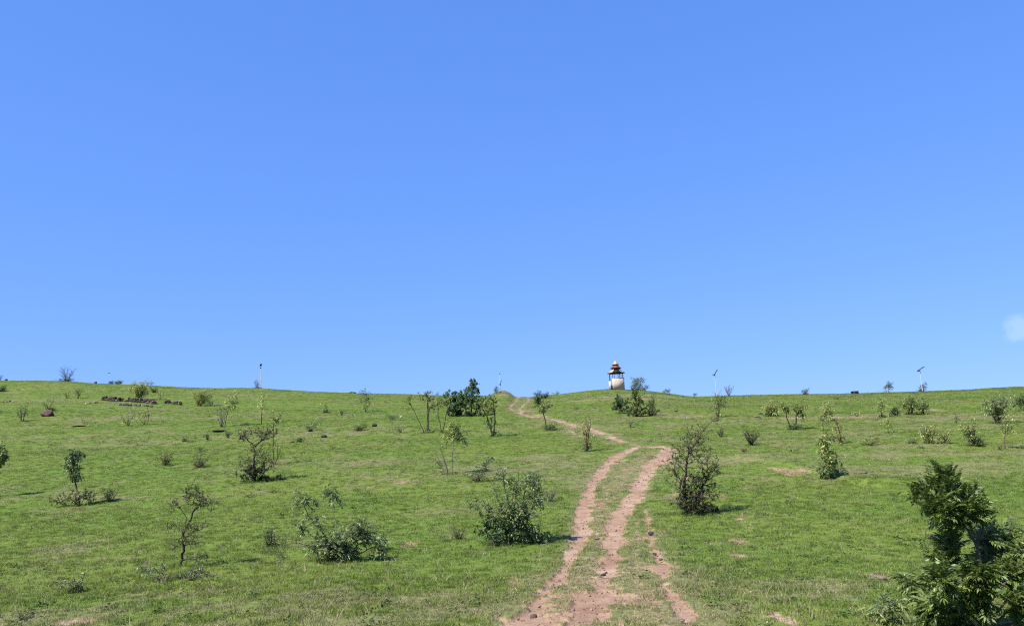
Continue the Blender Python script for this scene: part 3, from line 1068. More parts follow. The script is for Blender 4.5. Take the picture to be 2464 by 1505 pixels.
def plant(name, cat, u, v, label, specs, group=None, seed=None, sink=0.0):
    """specs: list of (kind, height px, width px, options). Options may give du, dv (px) for a body beside the base."""
    X, Y, Z = ground_at(u, v)
    m = px(Y)
    o = empty(name, (X, Y, Z - 0.015 - sink), label, cat, group)
    if Y < 62: PLANTS_AT.append((X, Y, max(0.12, 0.32 * m * max(q[2] for q in specs))))
    r = np.random.default_rng(seed if seed is not None else int(u * 7 + v * 13))
    for sp_ in specs:
        kind, hp, wp = sp_[:3]
        if kind == 'env':
            grow_env(o, r=r, m=m, u=u, hmax=hp, **sp_[3])
            continue
        op = dict(sp_[3]) if len(sp_) > 3 else {}
        du = op.pop('du', 0) * m
        # a body's own lean, read off the photograph against the true vertical there
        lean = (op.pop('lean', 0) + hp * (sr + (u - CX) / 11300.0)) * m
        dy = op.pop('dy', 0)
        lf = op.pop('lift', 0) * m
        far = min(1.9, max(0.55, Y / 38.0))
        defaults = {'multi': .17, 'sapling': .17, 'column': .14, 'dense': .11, 'twig': .05, 'thorn': .045, 'sparse': .11, 'acacia': .12}[kind]
        size = op.pop('size', defaults) * (far if Y > 21 else 0.8)
        dz = float(land(X + du, Y + dy) - Z)
        grow(o, hp * m, wp * m, kind, r, lean=lean, size=size, off=(du, dy), lift=lf + dz, Yd=Y, **op)
    return o


TREES = 'plants'
# --- nearest: leafy tree at the right edge, built with its own leaves
def near_tree():
    a, e = ray(2368, 1500)
    X, Y = a * 9.0, 9.0
    Z = float(land(X, Y))
    o = empty('neem_tree', (X, Y, Z - 0.02), 'large dark glossy leafed young tree filling the bottom right corner, closest plant to the viewer', 'tree')
    r = np.random.default_rng(5)
    m = px(Y)
    # (picture offset of a limb's end from the trunk base in px: x, up, depth in m, girth)
    base_v = None
    limbs = [
        # leader and upper narrow crown
        ('trunk', [(0, 0), (-8, 70), (-2, 170), (-12, 250), (-42, 320), (-72, 392), (-92, 430)], 0.024, 0.0),
        ('limb', [(-12, 245), (-34, 300), (-36, 350), (-28, 400), (-42, 425)], 0.010, 0.08),
        ('limb', [(-30, 290), (-62, 320), (-100, 345), (-118, 352)], 0.009, -0.1),
        ('limb', [(-12, 250), (10, 290), (8, 330), (-5, 360)], 0.009, 0.1),
        ('limb', [(-30, 290), (-14, 325), (4, 350), (14, 362)], 0.008, 0.12),
        ('limb', [(-60, 335), (-86, 372), (-118, 395)], 0.007, 0.05),
        # right lobe
        ('limb', [(0, 60), (25, 150), (55, 210), (80, 260), (95, 285)], 0.015, 0.15),
        ('limb', [(0, 90), (50, 160), (95, 215), (130, 255), (150, 272)], 0.013, -0.1),
        ('limb', [(0, 40), (70, 110), (130, 170), (180, 215)], 0.014, 0.2),
        ('limb', [(0, 30), (80, 60), (150, 110), (200, 150)], 0.014, -0.25),
        ('limb', [(0, 120), (30, 190), (44, 235), (44, 262)], 0.010, 0.25),
        # left lobe
        ('limb', [(-5, 100), (-40, 160), (-78, 210), (-98, 250), (-112, 285)], 0.011, 0.1),
        ('limb', [(-3, 40), (-60, 100), (-92, 150), (-124, 190)], 0.013, -0.2),
        ('limb', [(-3, 30), (-80, 70), (-112, 110), (-140, 160)], 0.012, 0.15),
        ('limb', [(-3, 20), (-60, 30), (-100, 60), (-138, 80)], 0.012, -0.1),
        ('limb', [(-3, 20), (-50, 80), (-90, 120), (-125, 150)], 0.012, 0.3),
        ('limb', [(0, 10), (60, 20), (110, 50), (160, 70)], 0.012, 0.15),
        ('limb', [(0, 20), (-20, 90), (-50, 140), (-60, 200)], 0.011, -0.3),
        ('limb', [(0, 20), (30, 90), (60, 130), (90, 190)], 0.011, -0.35),
        ('limb', [(0, 100), (-25, 170), (-45, 215), (-55, 245)], 0.009, 0.1),
        ('limb', [(0, 100), (15, 170), (45, 215), (70, 250)], 0.009, 0.3),
        # bare tall shoot on the left
        ('limb', [(-115, 10), (-132, 90), (-145, 150), (-158, 190)], 0.007, -0.35),
    ]
    anchors, dirs, wts = [], [], []
    HB = 0.86
    for nm, pts, rad, dep in limbs:
        P = []
        n = len(pts)
        for i in range(n - 1):
            for t in (0, .33, .66):
                x = pts[i][0] * (1 - t) + pts[i + 1][0] * t
                zz = pts[i][1] * (1 - t) + pts[i + 1][1] * t
                k = (i + t) / (n - 1)
                P.append((x * m, dep * k * (1 if nm == 'trunk' else 1.5), zz * m * HB))
        P.append((pts[-1][0] * m, dep * 1.5, pts[-1][1] * m * HB))
        P = np.array(P); P[:, 0] += 0.09 * P[:, 2]
        P = P + np.concatenate([[[0, 0, 0]], r.normal(0, 0.008, (len(P) - 1, 3))])
        g = Geo()
        g.tube(P, np.linspace(rad, 0.004, len(P)), 6, .5, cap=False)
        br0 = 0 if nm == 'limb' else 8
        for k in range(max(3, br0), len(P)):
            for q in range(3):
                d = unit(P[k] - P[k - 1]) * 0.5 + r.normal(0, 0.55, 3) + np.array([0, 0, 0.15])
                tw = path(P[k], d, r.uniform(0.04, 0.13), 4, 0.15, 0.02, r)
                g.tube(tw, np.linspace(0.004, 0.0018, len(tw)), 3, .5, cap=False)
                for j in range(1, 5):
                    anchors.append(tw[j]); dirs.append(tw[j] - tw[j - 1])
        g.build(nm, BARK['red'] if nm == 'limb' and rad < 0.0105 else BARK['brown'], o)
    anchors, dirs = np.array(anchors), unit(np.array(dirs))
    # leaves: five shared shapes
    shapes = []
    for s in range(6):
        rr = np.random.default_rng(40 + s)
        g = Geo()
        g.tube(path((0, 0, 0), (1, 0, 0.1), 0.19, 5, 0.03, -0.12, rr), np.linspace(0.0016, 0.0008, 6), 3, 0.7, cap=False)
        leaves_geo(g, np.zeros((1, 3)), np.array([[1.0, 0, 0.12]]), 'neem', 0.185, rr, 7, np.array([0.15 + 0.16 * s]))
        ob = g.build('leaf', LEAF['neem'], o)
        shapes.append(ob)
    n_all = 4200
    cl = vnoise(anchors[:, 0] * 6.5 + 40 + anchors[:, 1] * 2.0, anchors[:, 2] * 6.5 + 9)
    wgt = 0.04 + smooth(cl, 0.30, 0.62)
    xr, zr = anchors[:, 0] / m, anchors[:, 2] / (m * HB)
    wgt = wgt * np.where((zr > 285) & (xr > 8), 0.12, 1.0) * np.where((zr > 225) & (zr < 292) & (np.abs(xr + 28) > 26) & (xr < 12), 0.15, 1.0) * (1 + 2.2 * (zr > 305)) * (1 + 1.3 * ((zr < 225) & (xr > -80)))
    pick = r.choice(len(anchors), n_all, p=wgt / wgt.sum())
    P = anchors[pick] + r.normal(0, 0.02, (n_all, 3))
    out_d = unit(P - np.array([0, 0, 0.5]) * 1.0) * 0.5
    D = unit(dirs[pick] * 0.6 + out_d + r.normal(0, 0.45, (n_all, 3)))
    keep = P[:, 2] > 0.03
    P, D = P[keep], D[keep]
    order = np.argsort(P[:, 1] + 0.0 * P[:, 2] - 0.35 * (P[:, 2] > 1.2))         # nearest to the viewer first
    gs = Geo()
    for c, i in enumerate(order):
        yaw = math.atan2(D[i][1], D[i][0])
        pit = -math.asin(max(-0.95, min(0.95, D[i][2])))
        mt = Matrix.Translation(Vector(P[i])) @ Matrix.Rotation(yaw, 4, 'Z') @ Matrix.Rotation(pit, 4, 'Y') @ Matrix.Rotation(r.normal(0, 0.5), 4, 'X') @ Matrix.Scale(r.uniform(0.42, 0.76), 4)
        if c < 6:
            ob = shapes[c]; ob.matrix_basis = mt
        elif c < 290:
            ob = shapes[int(r.integers(0, 6))].copy(); COL.objects.link(ob); ob.parent = o; ob.matrix_basis = mt
        else:
            me = shapes[int(r.integers(0, 6))].data
            if not hasattr(near_tree, 'cache'): near_tree.cache = {}
            if me.name not in near_tree.cache:
                v = np.empty(len(me.vertices) * 3, np.float32); me.vertices.foreach_get('co', v)
                q = np.array([p.vertices[:] for p in me.polygons])
                t = np.empty(len(me.vertices), np.float32); me.attributes['tone'].data.foreach_get('value', t)
                near_tree.cache[me.name] = (v.reshape(-1, 3), q, t)
            v, q, t = near_tree.cache[me.name]
            M = np.array(mt)
            gs.add(v @ M[:3, :3].T + M[:3, 3], q, np.clip(t + r.normal(0, 0.1), 0, 1))
    gs.build('foliage', LEAF['neem'], o, kind='stuff')


near_tree()

T, S_, B_, W_ = 'tree', 'sapling', 'shrub', 'weed'
# ---- large plants of the foreground
plant('thorn_tree', T, 433, 1364, 'bare looking dark thorn tree alone in the left foreground, greyish ground shrub at its foot',
      [('env', 198, 125, dict(trunks=[[(0, 0), (3, 30), (8, 76), (15, 92), (29, 126), (46, 143), (66, 160)], [(13, 88), (15, 115), (4, 132), (-13, 157)]],
       blobs=[(49, 152, 34, 26, 30), (27, 176, 22, 24, 18), (-13, 146, 15, 15, 9), (32, 92, 34, 16, 26), (18, 62, 30, 14, 20), (-27, 98, 22, 7, 8), (43, 20, 32, 7, 9), (80, 146, 14, 4, 3), (-12, 50, 12, 12, 6)],
       N=420, n=4200, leaf='thorn', bark='dark', twig='darkbrown', size=.027, rad=.030, zig=.34, step=.07))], seed=21)
plant('ground_shrub', B_, 425, 1392, 'low grey green ground shrub spreading around the foot of the left foreground thorn tree',
      [('env', 40, 150, dict(trunks=[[(0, 0), (-30, 14), (-70, 24)], [(0, 0), (30, 16), (72, 16)], [(2, 0), (6, 24)]], blobs=[(-50, 22, 34, 20, 14), (4, 8, 30, 10, 12), (46, 14, 26, 14, 20), (-84, 34, 16, 12, 5), (72, 6, 14, 8, 4)], N=170, n=800, leaf='grey', bark='greybark', size=.042, rad=.010, step=.06)), ('dense', 20, 40, dict(leaf='green', n=160, size=.05, dy=-.2, du=-20)), ('dense', 16, 40, dict(leaf='green', n=140, size=.05, dy=-.3, du=50))])
plant('thorn_tree', T, 1662, 1238, 'dark spiky thorn tree with matted base standing just right of the dirt ruts',
      [('env', 232, 135, dict(trunks=[[(0, 0), (-14, 48), (-12, 100), (-6, 148), (-2, 176)], [(-6, 140), (25, 188), (41, 210), (68, 231)], [(6, 0), (20, 50), (44, 93), (62, 112)]],
       blobs=[(5, 150, 56, 46, 50), (8, 186, 40, 26, 22), (46, 105, 26, 40, 30), (-42, 115, 24, 45, 30), (48, 50, 28, 28, 22), (0, 62, 46, 38, 40), (8, 22, 46, 24, 44), (62, 222, 14, 8, 5)],
       N=820, n=9000, leaf='thorn', bark='dark', twig='dark', size=.036, rad=.05, zig=.34, step=.10)),
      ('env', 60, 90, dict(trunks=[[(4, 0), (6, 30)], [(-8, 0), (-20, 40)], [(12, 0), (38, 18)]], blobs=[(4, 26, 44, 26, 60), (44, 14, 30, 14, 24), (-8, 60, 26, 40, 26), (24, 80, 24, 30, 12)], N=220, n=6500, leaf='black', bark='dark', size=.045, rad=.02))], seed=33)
plant('thorn_tree', T, 615, 1158, 'dark thorn tree with a dense black green skirt in the left middle of the field',
      [('env', 140, 100, dict(trunks=[[(0, 0), (-3, 40), (0, 68), (-2, 87), (-21, 106), (-36, 114)], [(-2, 84), (19, 103), (35, 119), (46, 128)]],
       blobs=[(0, 120, 46, 13, 34), (-30, 108, 14, 9, 10), (28, 112, 22, 15, 20), (5, 78, 30, 20, 18), (-6, 50, 52, 24, 40), (30, 45, 24, 24, 14)],
       N=420, n=3800, leaf='thorn', bark='dark', twig='darkbrown', size=.048, rad=.05, zig=.34, step=.11)),
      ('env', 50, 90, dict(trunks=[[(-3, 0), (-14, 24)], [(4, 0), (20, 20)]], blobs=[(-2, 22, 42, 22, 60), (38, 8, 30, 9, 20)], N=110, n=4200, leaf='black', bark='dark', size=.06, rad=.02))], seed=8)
plant('leafy_shrub', B_, 822, 1350, 'wide sprawling leafy shrub with tall shoots in the centre left foreground',
      [('env', 105, 150, dict(trunks=[[(0, 0), (-10, 40), (-20, 80)], [(2, 0), (12, 45), (20, 85)], [(6, 0), (40, 40), (62, 70)], [(-6, 0), (-45, 25), (-80, 40), (-130, 52)], [(8, 0), (50, 22), (92, 38)], [(-5, 0), (-40, 60), (-80, 110), (-98, 150)]],
       blobs=[(0, 52, 56, 36, 50), (56, 58, 32, 28, 26), (-46, 30, 44, 20, 24), (-75, 84, 48, 40, 20), (-92, 146, 34, 24, 9), (0, 15, 44, 15, 22), (92, 28, 16, 18, 8), (45, 85, 24, 18, 8)],
       N=240, n=1150, leaf='grey', bark='brown', twig='brown', size=.10, pairs=3, rad=.018, step=.09, tone=-.08)),
      ('env', 170, 40, dict(trunks=[[(0, 0), (-16, 90), (-24, 162)]], blobs=[(-26, 160, 22, 16)], N=12, n=48, leaf='dark', bark='pale', size=.12, pairs=3, rad=.012)),
      ('env', 40, 90, dict(trunks=[[(0, 0), (8, 20)]], blobs=[(4, 18, 40, 18)], N=40, n=900, leaf='dark', size=.07, rad=.012))], seed=4)
plant('leafy_shrub', B_, 914, 1322, 'small drooping leafy sprig right beside the wide sprawling foreground shrub',
      [('sparse', 38, 34, dict(n=70, pairs=3, leaf='grey', size=.13))])
plant('leafy_shrub', B_, 649, 1314, 'small dark leafy shrub left of the wide sprawling foreground shrub',
      [('dense', 46, 34, dict(n=170, pairs=2, leaf='dark')), ('sparse', 30, 70, dict(du=25, n=40, leaf='grey'))])
plant('leafy_shrub', B_, 1232, 1310, 'tall many stemmed shrub with a dark leafy base just left of the dirt ruts',
      [('env', 184, 150, dict(trunks=[[(0, 0), (6, 80), (16, 175)], [(-8, 0), (-22, 70), (-40, 130), (-66, 168)], [(8, 0), (36, 60), (62, 118)], [(-10, 0), (-40, 60), (-78, 104)], [(3, 0), (24, 90), (44, 168)], [(-3, 0), (-8, 90), (-22, 168)], [(6, 0), (30, 20), (60, 30)]],
       blobs=[(15, 122, 58, 44, 34), (46, 152, 28, 26, 16), (-78, 102, 28, 12, 8), (-20, 160, 26, 18, 9), (0, 76, 66, 34, 44), (66, 110, 22, 26, 10)],
       N=230, n=1250, leaf='grey', bark='dark', twig='brown', size=.10, pairs=2, rad=.020, step=.10, tone=-.06)),
      ('env', 80, 150, dict(trunks=[[(0, 0), (0, 40)], [(-6, 0), (-40, 40)], [(6, 0), (44, 24)]], blobs=[(-2, 34, 62, 34, 60), (-62, 44, 26, 34, 16), (56, 16, 40, 17, 24), (0, 70, 40, 22, 14)], N=210, n=3600, leaf='dark', bark='dark', size=.075, rad=.02, tone=-.12))], seed=6)
plant('weed', W_, 1104, 1296, 'low grey weed patch left of the tall many stemmed shrub', [('dense', 32, 44, dict(leaf='grey', n=200, size=.08))])
plant('leafy_shrub', B_, 192, 1216, 'slender shrub with a tall dark leafy head above a tangled base at the left',
      [('env', 136, 60, dict(trunks=[[(0, 0), (-8, 45), (-14, 80), (-14, 118)]], blobs=[(-14, 106, 24, 30, 20), (-12, 72, 18, 20, 8)], N=80, n=1500, leaf='dark', bark='red', size=.085, rad=.028, tone=.05)),
      ('env', 50, 100, dict(trunks=[[(0, 0), (-20, 22)], [(2, 0), (14, 26)]], blobs=[(-6, 20, 30, 20, 30), (-48, 20, 22, 16, 18), (20, 22, 22, 20, 18)], N=110, n=1500, leaf='green', bark='red', size=.07, rad=.015, tone=-.15))], seed=14)
plant('leafy_shrub', B_, 262, 1206, 'low leafy shrub just right of the shrub with the dark leafy head', [('dense', 48, 44, dict(n=420, leaf='green', size=.09))])
plant('leafy_tree', T, -14, 1196, 'leafy tree cut off by the left picture edge, its shadow lying on the grass', [('env', 136, 60, dict(trunks=[[(0, 0), (0, 60), (2, 120)]], blobs=[(6, 98, 28, 38)], N=90, n=2600, leaf='green', bark='dark', size=.09, rad=.035, tone=-.05))])
plant('weed', W_, 180, 1424, 'low green weed clump in the bottom left grass', [('dense', 30, 56, dict(leaf='green', n=420, size=.07)), ('sparse', 44, 36, dict(leaf='grey', n=40))])
plant('leafy_shrub', B_, 1147, 1157, 'grey green round headed shrub upper left of the tall many stemmed shrub',
      [('sapling', 56, 46, dict(lean=16, n=220, leaf='grey', start=.4, size=.13, pairs=2)), ('dense', 28, 66, dict(leaf='grey', n=420, size=.09))])
plant('sapling', S_, 1088, 1142, 'tall slim sapling with a drooping bright crown and a bare pale stem', [('env', 134, 46, dict(trunks=[[(0, 0), (2, 70), (5, 130)]], blobs=[(5, 112, 20, 19, 20), (12, 88, 16, 9, 7), (-8, 92, 10, 8, 4)], N=36, n=130, leaf='fresh', bark='pale', size=.2, pairs=3, rad=.022, step=.15, tone=-.1))])
plant('leafy_shrub', B_, 1077, 1142, 'sparse pale stems leaning left from the foot of the slim bright crowned sapling', [('sparse', 80, 44, dict(lean=-30, n=110, bark='pale', leaf='grey', stems=4))])
plant('bare_shrub', B_, 1325, 1206, 'little bare grey shrub in the grass between the tall many stemmed shrub and the ruts', [('twig', 28, 30, dict(n=60))])
plant('sapling', S_, 659, 1118, 'yellow green topped sapling standing right behind the left thorn tree with the black skirt', [('env', 128, 40, dict(trunks=[[(0, 0), (-2, 60), (0, 122)]], blobs=[(3, 108, 16, 18, 20), (0, 78, 17, 14, 16), (2, 45, 8, 14, 4)], N=44, n=420, leaf='fresh', bark='dark', size=.12, rad=.022, step=.15)), ('sparse', 50, 50, dict(n=60))])
plant('seedling', S_, 2152, 1502, 'small feathery seedling at the bottom edge left of the large glossy corner tree', [('sapling', 52, 44, dict(n=26, pairs=5, size=.2, leaf='green', start=.3)), ('sapling', 70, 50, dict(du=-32, n=26, pairs=5, size=.18, leaf='grey', start=.3))])
plant('sapling', S_, 1998, 1152, 'cone shaped yellow green sapling standing on the eroded bank at the right', [('env', 122, 62, dict(trunks=[[(0, 0), (-4, 60), (-8, 116)]], blobs=[(-8, 88, 22, 30, 22), (-2, 50, 24, 26, 24)], N=80, n=700, leaf='fresh', bark='brown', size=.12, rad=.025, step=.15, tone=-.1)), ('env', 40, 60, dict(trunks=[[(0, 0), (6, 14)]], blobs=[(0, 15, 28, 15, 20), (28, 30, 12, 16, 5)], N=50, n=700, leaf='dark', size=.09, rad=.015, step=.15))])
plant('weed', W_, 2237, 1200, 'thin tall weeds with a dark red base left of the corner tree top', [('sparse', 80, 28, dict(n=36, leaf='green')), ('twig', 14, 36, dict(bark='red', leaf='dark'))])

# ---- middle distance, left
plant('leafy_shrub', B_, 400, 1119, 'left one of two small dark shrubs in mid field before the left thorn tree', [('dense', 34, 38, dict(leaf='thorn', n=700, size=.06))])
plant('leafy_shrub', B_, 481, 1124, 'right one of two small dark shrubs in mid field before the left thorn tree', [('dense', 26, 50, dict(leaf='thorn', n=600, size=.06)), ('sparse', 40, 44, dict(n=50))])
plant('weed', W_, 443, 1062, 'little pale weed clump left of the small dark weed in mid field', [('dense', 15, 18, dict(leaf='fresh', n=90, size=.06))])
plant('weed', W_, 499, 1058, 'small dark upright weed in mid field', [('dense', 16, 13, dict(leaf='dark', n=90, size=.06))])
plant('weed', W_, 548, 1053, 'small grey tangled weed just below the flat dark rock slab', [('twig', 18, 22, dict(bark='dark', n=60))])
plant('weed', W_, 484, 1085, 'tiny sprig above the two small dark shrubs in mid field', [('sparse', 14, 16, dict(n=20, leaf='dark'))])
plant('sapling', S_, 116, 988, 'thin wispy plant growing out behind the round reddish boulder', [('sparse', 40, 44, dict(n=70, leaf='green')), ('dense', 12, 26, dict(n=110, leaf='dark', du=8, size=.08))])
plant('leafy_shrub', B_, 54, 1013, 'thin reddish stemmed shrub left of the round boulder', [('multi', 46, 36, dict(bark='red', n=36, leaf='green', stems=6))])
plant('leafy_shrub', B_, 308, 1025, 'cut back shrub with dark red stump and few pale shoots below the stone wall', [('sparse', 50, 56, dict(bark='pale', n=40, stems=5, leaf='fresh')), ('twig', 20, 12, dict(bark='red', n=6, stems=5))])
plant('leafy_shrub', B_, 350, 1021, 'thin shrub leaning right beside the cut back shrub below the stone wall', [('sparse', 44, 30, dict(lean=14, n=50, leaf='fresh'))])
plant('leafy_shrub', B_, 533, 1027, 'tall pale stemmed shrub with one leafy head leaning right, between stone wall and thorn tree', [('multi', 62, 40, dict(n=16, bark='pale', stems=7)), ('sapling', 86, 24, dict(du=8, lean=16, n=90, start=.68, bark='pale'))])
plant('sapling', S_, 629, 1020, 'very thin sapling with a few pale leaves behind the left thorn tree', [('sapling', 82, 18, dict(n=26, start=.5, bark='dark', lean=4))])
plant('leafy_shrub', B_, 336, 962, 'bright yellow green shrub growing out of the low stone wall', [('multi', 48, 46, dict(n=600, stems=8, leaf='fresh', start=.3)), ('sparse', 30, 22, dict(du=50, n=34, leaf='fresh'))])
plant('leafy_shrub', B_, 368, 944, 'small dark green shrub just uphill of the shrub in the stone wall', [('dense', 13, 17, dict(n=160, leaf='dark'))])
plant('leafy_shrub', B_, 481, 976, 'full bright yellow green shrub right of the stone wall end', [('dense', 43, 46, dict(n=900, leaf='fresh', size=.1)), ('sparse', 20, 30, dict(du=28, n=50, leaf='fresh'))])
plant('weed', W_, 161, 958, 'pale sparse weed on the left slope above the round boulder', [('sparse', 22, 22, dict(n=70, leaf='fresh'))])
plant('sapling', S_, 188, 958, 'small sapling with a dark tip on the left slope above the round boulder', [('sparse', 28, 22, dict(n=80, leaf='green'))])
plant('leafy_shrub', B_, 2, 941, 'round dark shrub at the left edge just under the ridge', [('dense', 15, 26, dict(n=300, leaf='dark'))])
# ridge, left
plant('bare_shrub', B_, 160, 913, 'round bare greyish shrub on the left ridge against the sky', [('twig', 41, 38, dict(n=160, stems=14, leaf='grey')), ('dense', 12, 26, dict(n=200, leaf='dark')), ('dense', 6, 44, dict(n=160, leaf='green'))])
plant('leafy_shrub', B_, 285, 919, 'larger of two low green bushes on the left ridge', [('dense', 12, 20, dict(n=200, leaf='green'))])
plant('leafy_shrub', B_, 268, 918, 'smaller of two low dark bushes on the left ridge', [('dense', 9, 10, dict(n=90, leaf='dark'))])
plant('bare_shrub', B_, 619, 932, 'thin bare shrub at the foot of the leftmost lamp post on the ridge', [('twig', 25, 17, dict(n=50)), ('dense', 6, 16, dict(n=70, leaf='dark'))])
plant('bare_shrub', B_, 0, 914, 'bare shrub on the ridge cut off by the left edge', [('twig', 16, 12, dict(n=30))])
# ---- middle distance, centre
plant('leafy_shrub', B_, 784, 993, 'slim sparse shrub with a dark foot on the open left centre slope', [('sparse', 28, 16, dict(n=40)), ('dense', 6, 14, dict(n=60, leaf='dark'))])
plant('weed', W_, 822, 999, 'small grey upright weed right of the slim dark footed shrub', [('twig', 16, 16, dict(n=30))])
plant('sapling', S_, 880, 991, 'sparse sapling with leafy top alone on the left centre slope', [('sapling', 54, 20, dict(n=50, start=.6, leaf='green', bark='dark')), ('sparse', 26, 26, dict(n=20))])
plant('weed', W_, 865, 1036, 'spreading weed with one tall bare stalk beside a dark rock', [('dense', 17, 32, dict(n=140, leaf='green')), ('sapling', 46, 5, dict(n=3, du=-10, lean=-8, start=.9, leaf='dark'))])
plant('weed', W_, 943, 1010, 'flat spreading weed next to the pale stone on the centre slope', [('twig', 15, 32, dict(n=80, leaf='green'))])
plant('weed', W_, 963, 1040, 'small spiky weed below the pale stone on the centre slope', [('sparse', 14, 14, dict(n=34))])
plant('weed', W_, 745, 1036, 'broad sparse weed with pale leaves behind a dark rock left of centre', [('sparse', 24, 44, dict(n=80, leaf='grey'))])
plant('weed', W_, 720, 1063, 'small green weed beside the thin flat dark rock left of centre', [('dense', 12, 13, dict(n=80, leaf='green'))])
plant('leafy_shrub', B_, 1028, 1041, 'tallest many stemmed shrub of the centre group, its top just above the ridge', [('env', 112, 80, dict(trunks=[[(0, 0), (1, 60), (3, 98)], [(3, 0), (4, 60), (-4, 100)], [(-6, 0), (-30, 50), (-50, 88)]], blobs=[(0, 88, 24, 20, 30), (-44, 84, 18, 14, 8), (18, 66, 14, 18, 10)], N=70, n=560, leaf='fresh', bark='dark', twig='brown', size=.15, rad=.035, step=.2, tone=-.25)), ('env', 20, 50, dict(trunks=[[(0, 0), (0, 8)]], blobs=[(6, 6, 22, 6)], N=20, n=160, leaf='green', size=.12, rad=.02, step=.2))], seed=3)
plant('leafy_shrub', B_, 1063, 1041, 'shrub on two thin dark stems with yellow green heads in the centre group', [('env', 90, 50, dict(trunks=[[(0, 0), (-8, 40), (-10, 74)], [(1, 0), (10, 40), (18, 72)]], blobs=[(-10, 76, 14, 13, 14), (14, 74, 16, 14, 14)], N=44, n=420, leaf='fresh', bark='dark', size=.16, rad=.035, step=.2, tone=-.1))])
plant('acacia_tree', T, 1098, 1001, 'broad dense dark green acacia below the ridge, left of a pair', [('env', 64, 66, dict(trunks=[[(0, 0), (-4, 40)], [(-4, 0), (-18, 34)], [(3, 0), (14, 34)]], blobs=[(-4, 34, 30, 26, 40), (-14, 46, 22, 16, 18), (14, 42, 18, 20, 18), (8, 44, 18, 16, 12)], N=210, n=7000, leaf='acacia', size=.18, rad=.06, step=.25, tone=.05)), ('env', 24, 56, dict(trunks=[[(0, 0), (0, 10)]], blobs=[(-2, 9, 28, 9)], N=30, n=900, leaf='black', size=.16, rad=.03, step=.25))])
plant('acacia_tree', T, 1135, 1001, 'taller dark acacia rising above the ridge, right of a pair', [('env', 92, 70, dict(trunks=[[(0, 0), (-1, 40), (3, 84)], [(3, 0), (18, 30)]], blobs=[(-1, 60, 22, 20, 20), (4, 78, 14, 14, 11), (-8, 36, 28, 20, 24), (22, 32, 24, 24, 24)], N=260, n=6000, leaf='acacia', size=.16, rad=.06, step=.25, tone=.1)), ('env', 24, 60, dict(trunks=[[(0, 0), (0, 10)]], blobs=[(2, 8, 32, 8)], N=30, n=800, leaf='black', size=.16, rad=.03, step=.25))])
plant('leafy_shrub', B_, 1185, 1050, 'leafy topped shrub with a dark twiggy foot in front of the acacia pair', [('env', 102, 56, dict(trunks=[[(0, 0), (-8, 30), (-18, 64)], [(2, 0), (6, 40), (2, 88)]], blobs=[(-10, 72, 27, 26, 40), (-2, 94, 12, 8, 5)], N=70, n=900, leaf='fresh', bark='dark', size=.16, rad=.04, step=.2, tone=-.2)), ('env', 50, 44, dict(trunks=[[(0, 0), (-4, 30)]], blobs=[(-4, 34, 20, 18, 12), (6, 8, 12, 8, 6)], N=50, n=330, leaf='dark', bark='dark', size=.12, rad=.03, step=.2))])
plant('leafy_shrub', B_, 1194, 946, 'small leafy sprout on the reddish mound beside the second lamp post', [('sparse', 17, 22, dict(n=90, leaf='dark'))])
plant('leafy_shrub', B_, 1294, 977, 'dark leafy shrub beside the upper track right of the notch in the ridge', [('dense', 37, 26, dict(n=420, leaf='dark', size=.1))])
plant('sapling', S_, 1316, 1035, 'bright round headed sapling on a bent dark stem below the upper track', [('env', 80, 42, dict(trunks=[[(0, 0), (-4, 24), (-10, 46), (-8, 74)]], blobs=[(-10, 58, 20, 20)], N=44, n=420, leaf='fresh', bark='dark', size=.16, rad=.035, step=.2, tone=-.1)), ('dense', 18, 34, dict(n=180, leaf='green', du=6))])
plant('leafy_shrub', B_, 1312, 958, 'small dark bush just below the ridge right of the upper track', [('dense', 16, 15, dict(n=160, leaf='dark'))])
plant('leafy_shrub', B_, 1337, 946, 'thin shrub on the ridge between the track notch and the tower hill', [('sparse', 12, 20, dict(n=60, leaf='dark'))])
plant('leafy_shrub', B_, 1534, 938, 'leafy shrub on the hilltop just right of the tower', [('multi', 32, 40, dict(n=280, leaf='green', start=.3)), ('dense', 14, 26, dict(n=180, leaf='dark', dy=-1.5, du=10))])
plant('leafy_shrub', B_, 1490, 995, 'dark green bush on the slope under the tower, left of the cluster', [('env', 48, 40, dict(trunks=[[(0, 0), (0, 36)]], blobs=[(0, 26, 19, 22, 30), (20, 10, 18, 10, 10)], N=70, n=1700, leaf='dark', size=.17, rad=.04, step=.25))])
plant('leafy_shrub', B_, 1531, 1002, 'tallest bright green bush in the cluster under the tower', [('env', 70, 50, dict(trunks=[[(0, 0), (-2, 50)], [(3, 0), (12, 30)]], blobs=[(0, 34, 24, 34, 40), (-4, 60, 14, 12, 8)], N=90, n=2200, leaf='fresh', size=.16, rad=.05, step=.25, tone=-.3)), ('env', 30, 50, dict(trunks=[[(0, 0), (0, 10)]], blobs=[(0, 10, 26, 10)], N=30, n=500, leaf='dark', size=.15, rad=.03, step=.25))])
plant('leafy_shrub', B_, 1567, 1000, 'small brownish green bush at the right of the cluster under the tower', [('sparse', 50, 22, dict(n=140, leaf='green')), ('dense', 16, 22, dict(n=120, leaf='thorn'))])
plant('weed', W_, 1412, 1085, 'tall sparse reddish stemmed weed standing by the upper dirt track', [('multi', 88, 26, dict(n=80, bark='red', stems=5, leaf='fresh')), ('dense', 22, 26, dict(n=140, leaf='green'))])
plant('weed', W_, 1516, 1027, 'small sparse weed on the slope below the bush cluster', [('sparse', 20, 20, dict(n=34))])
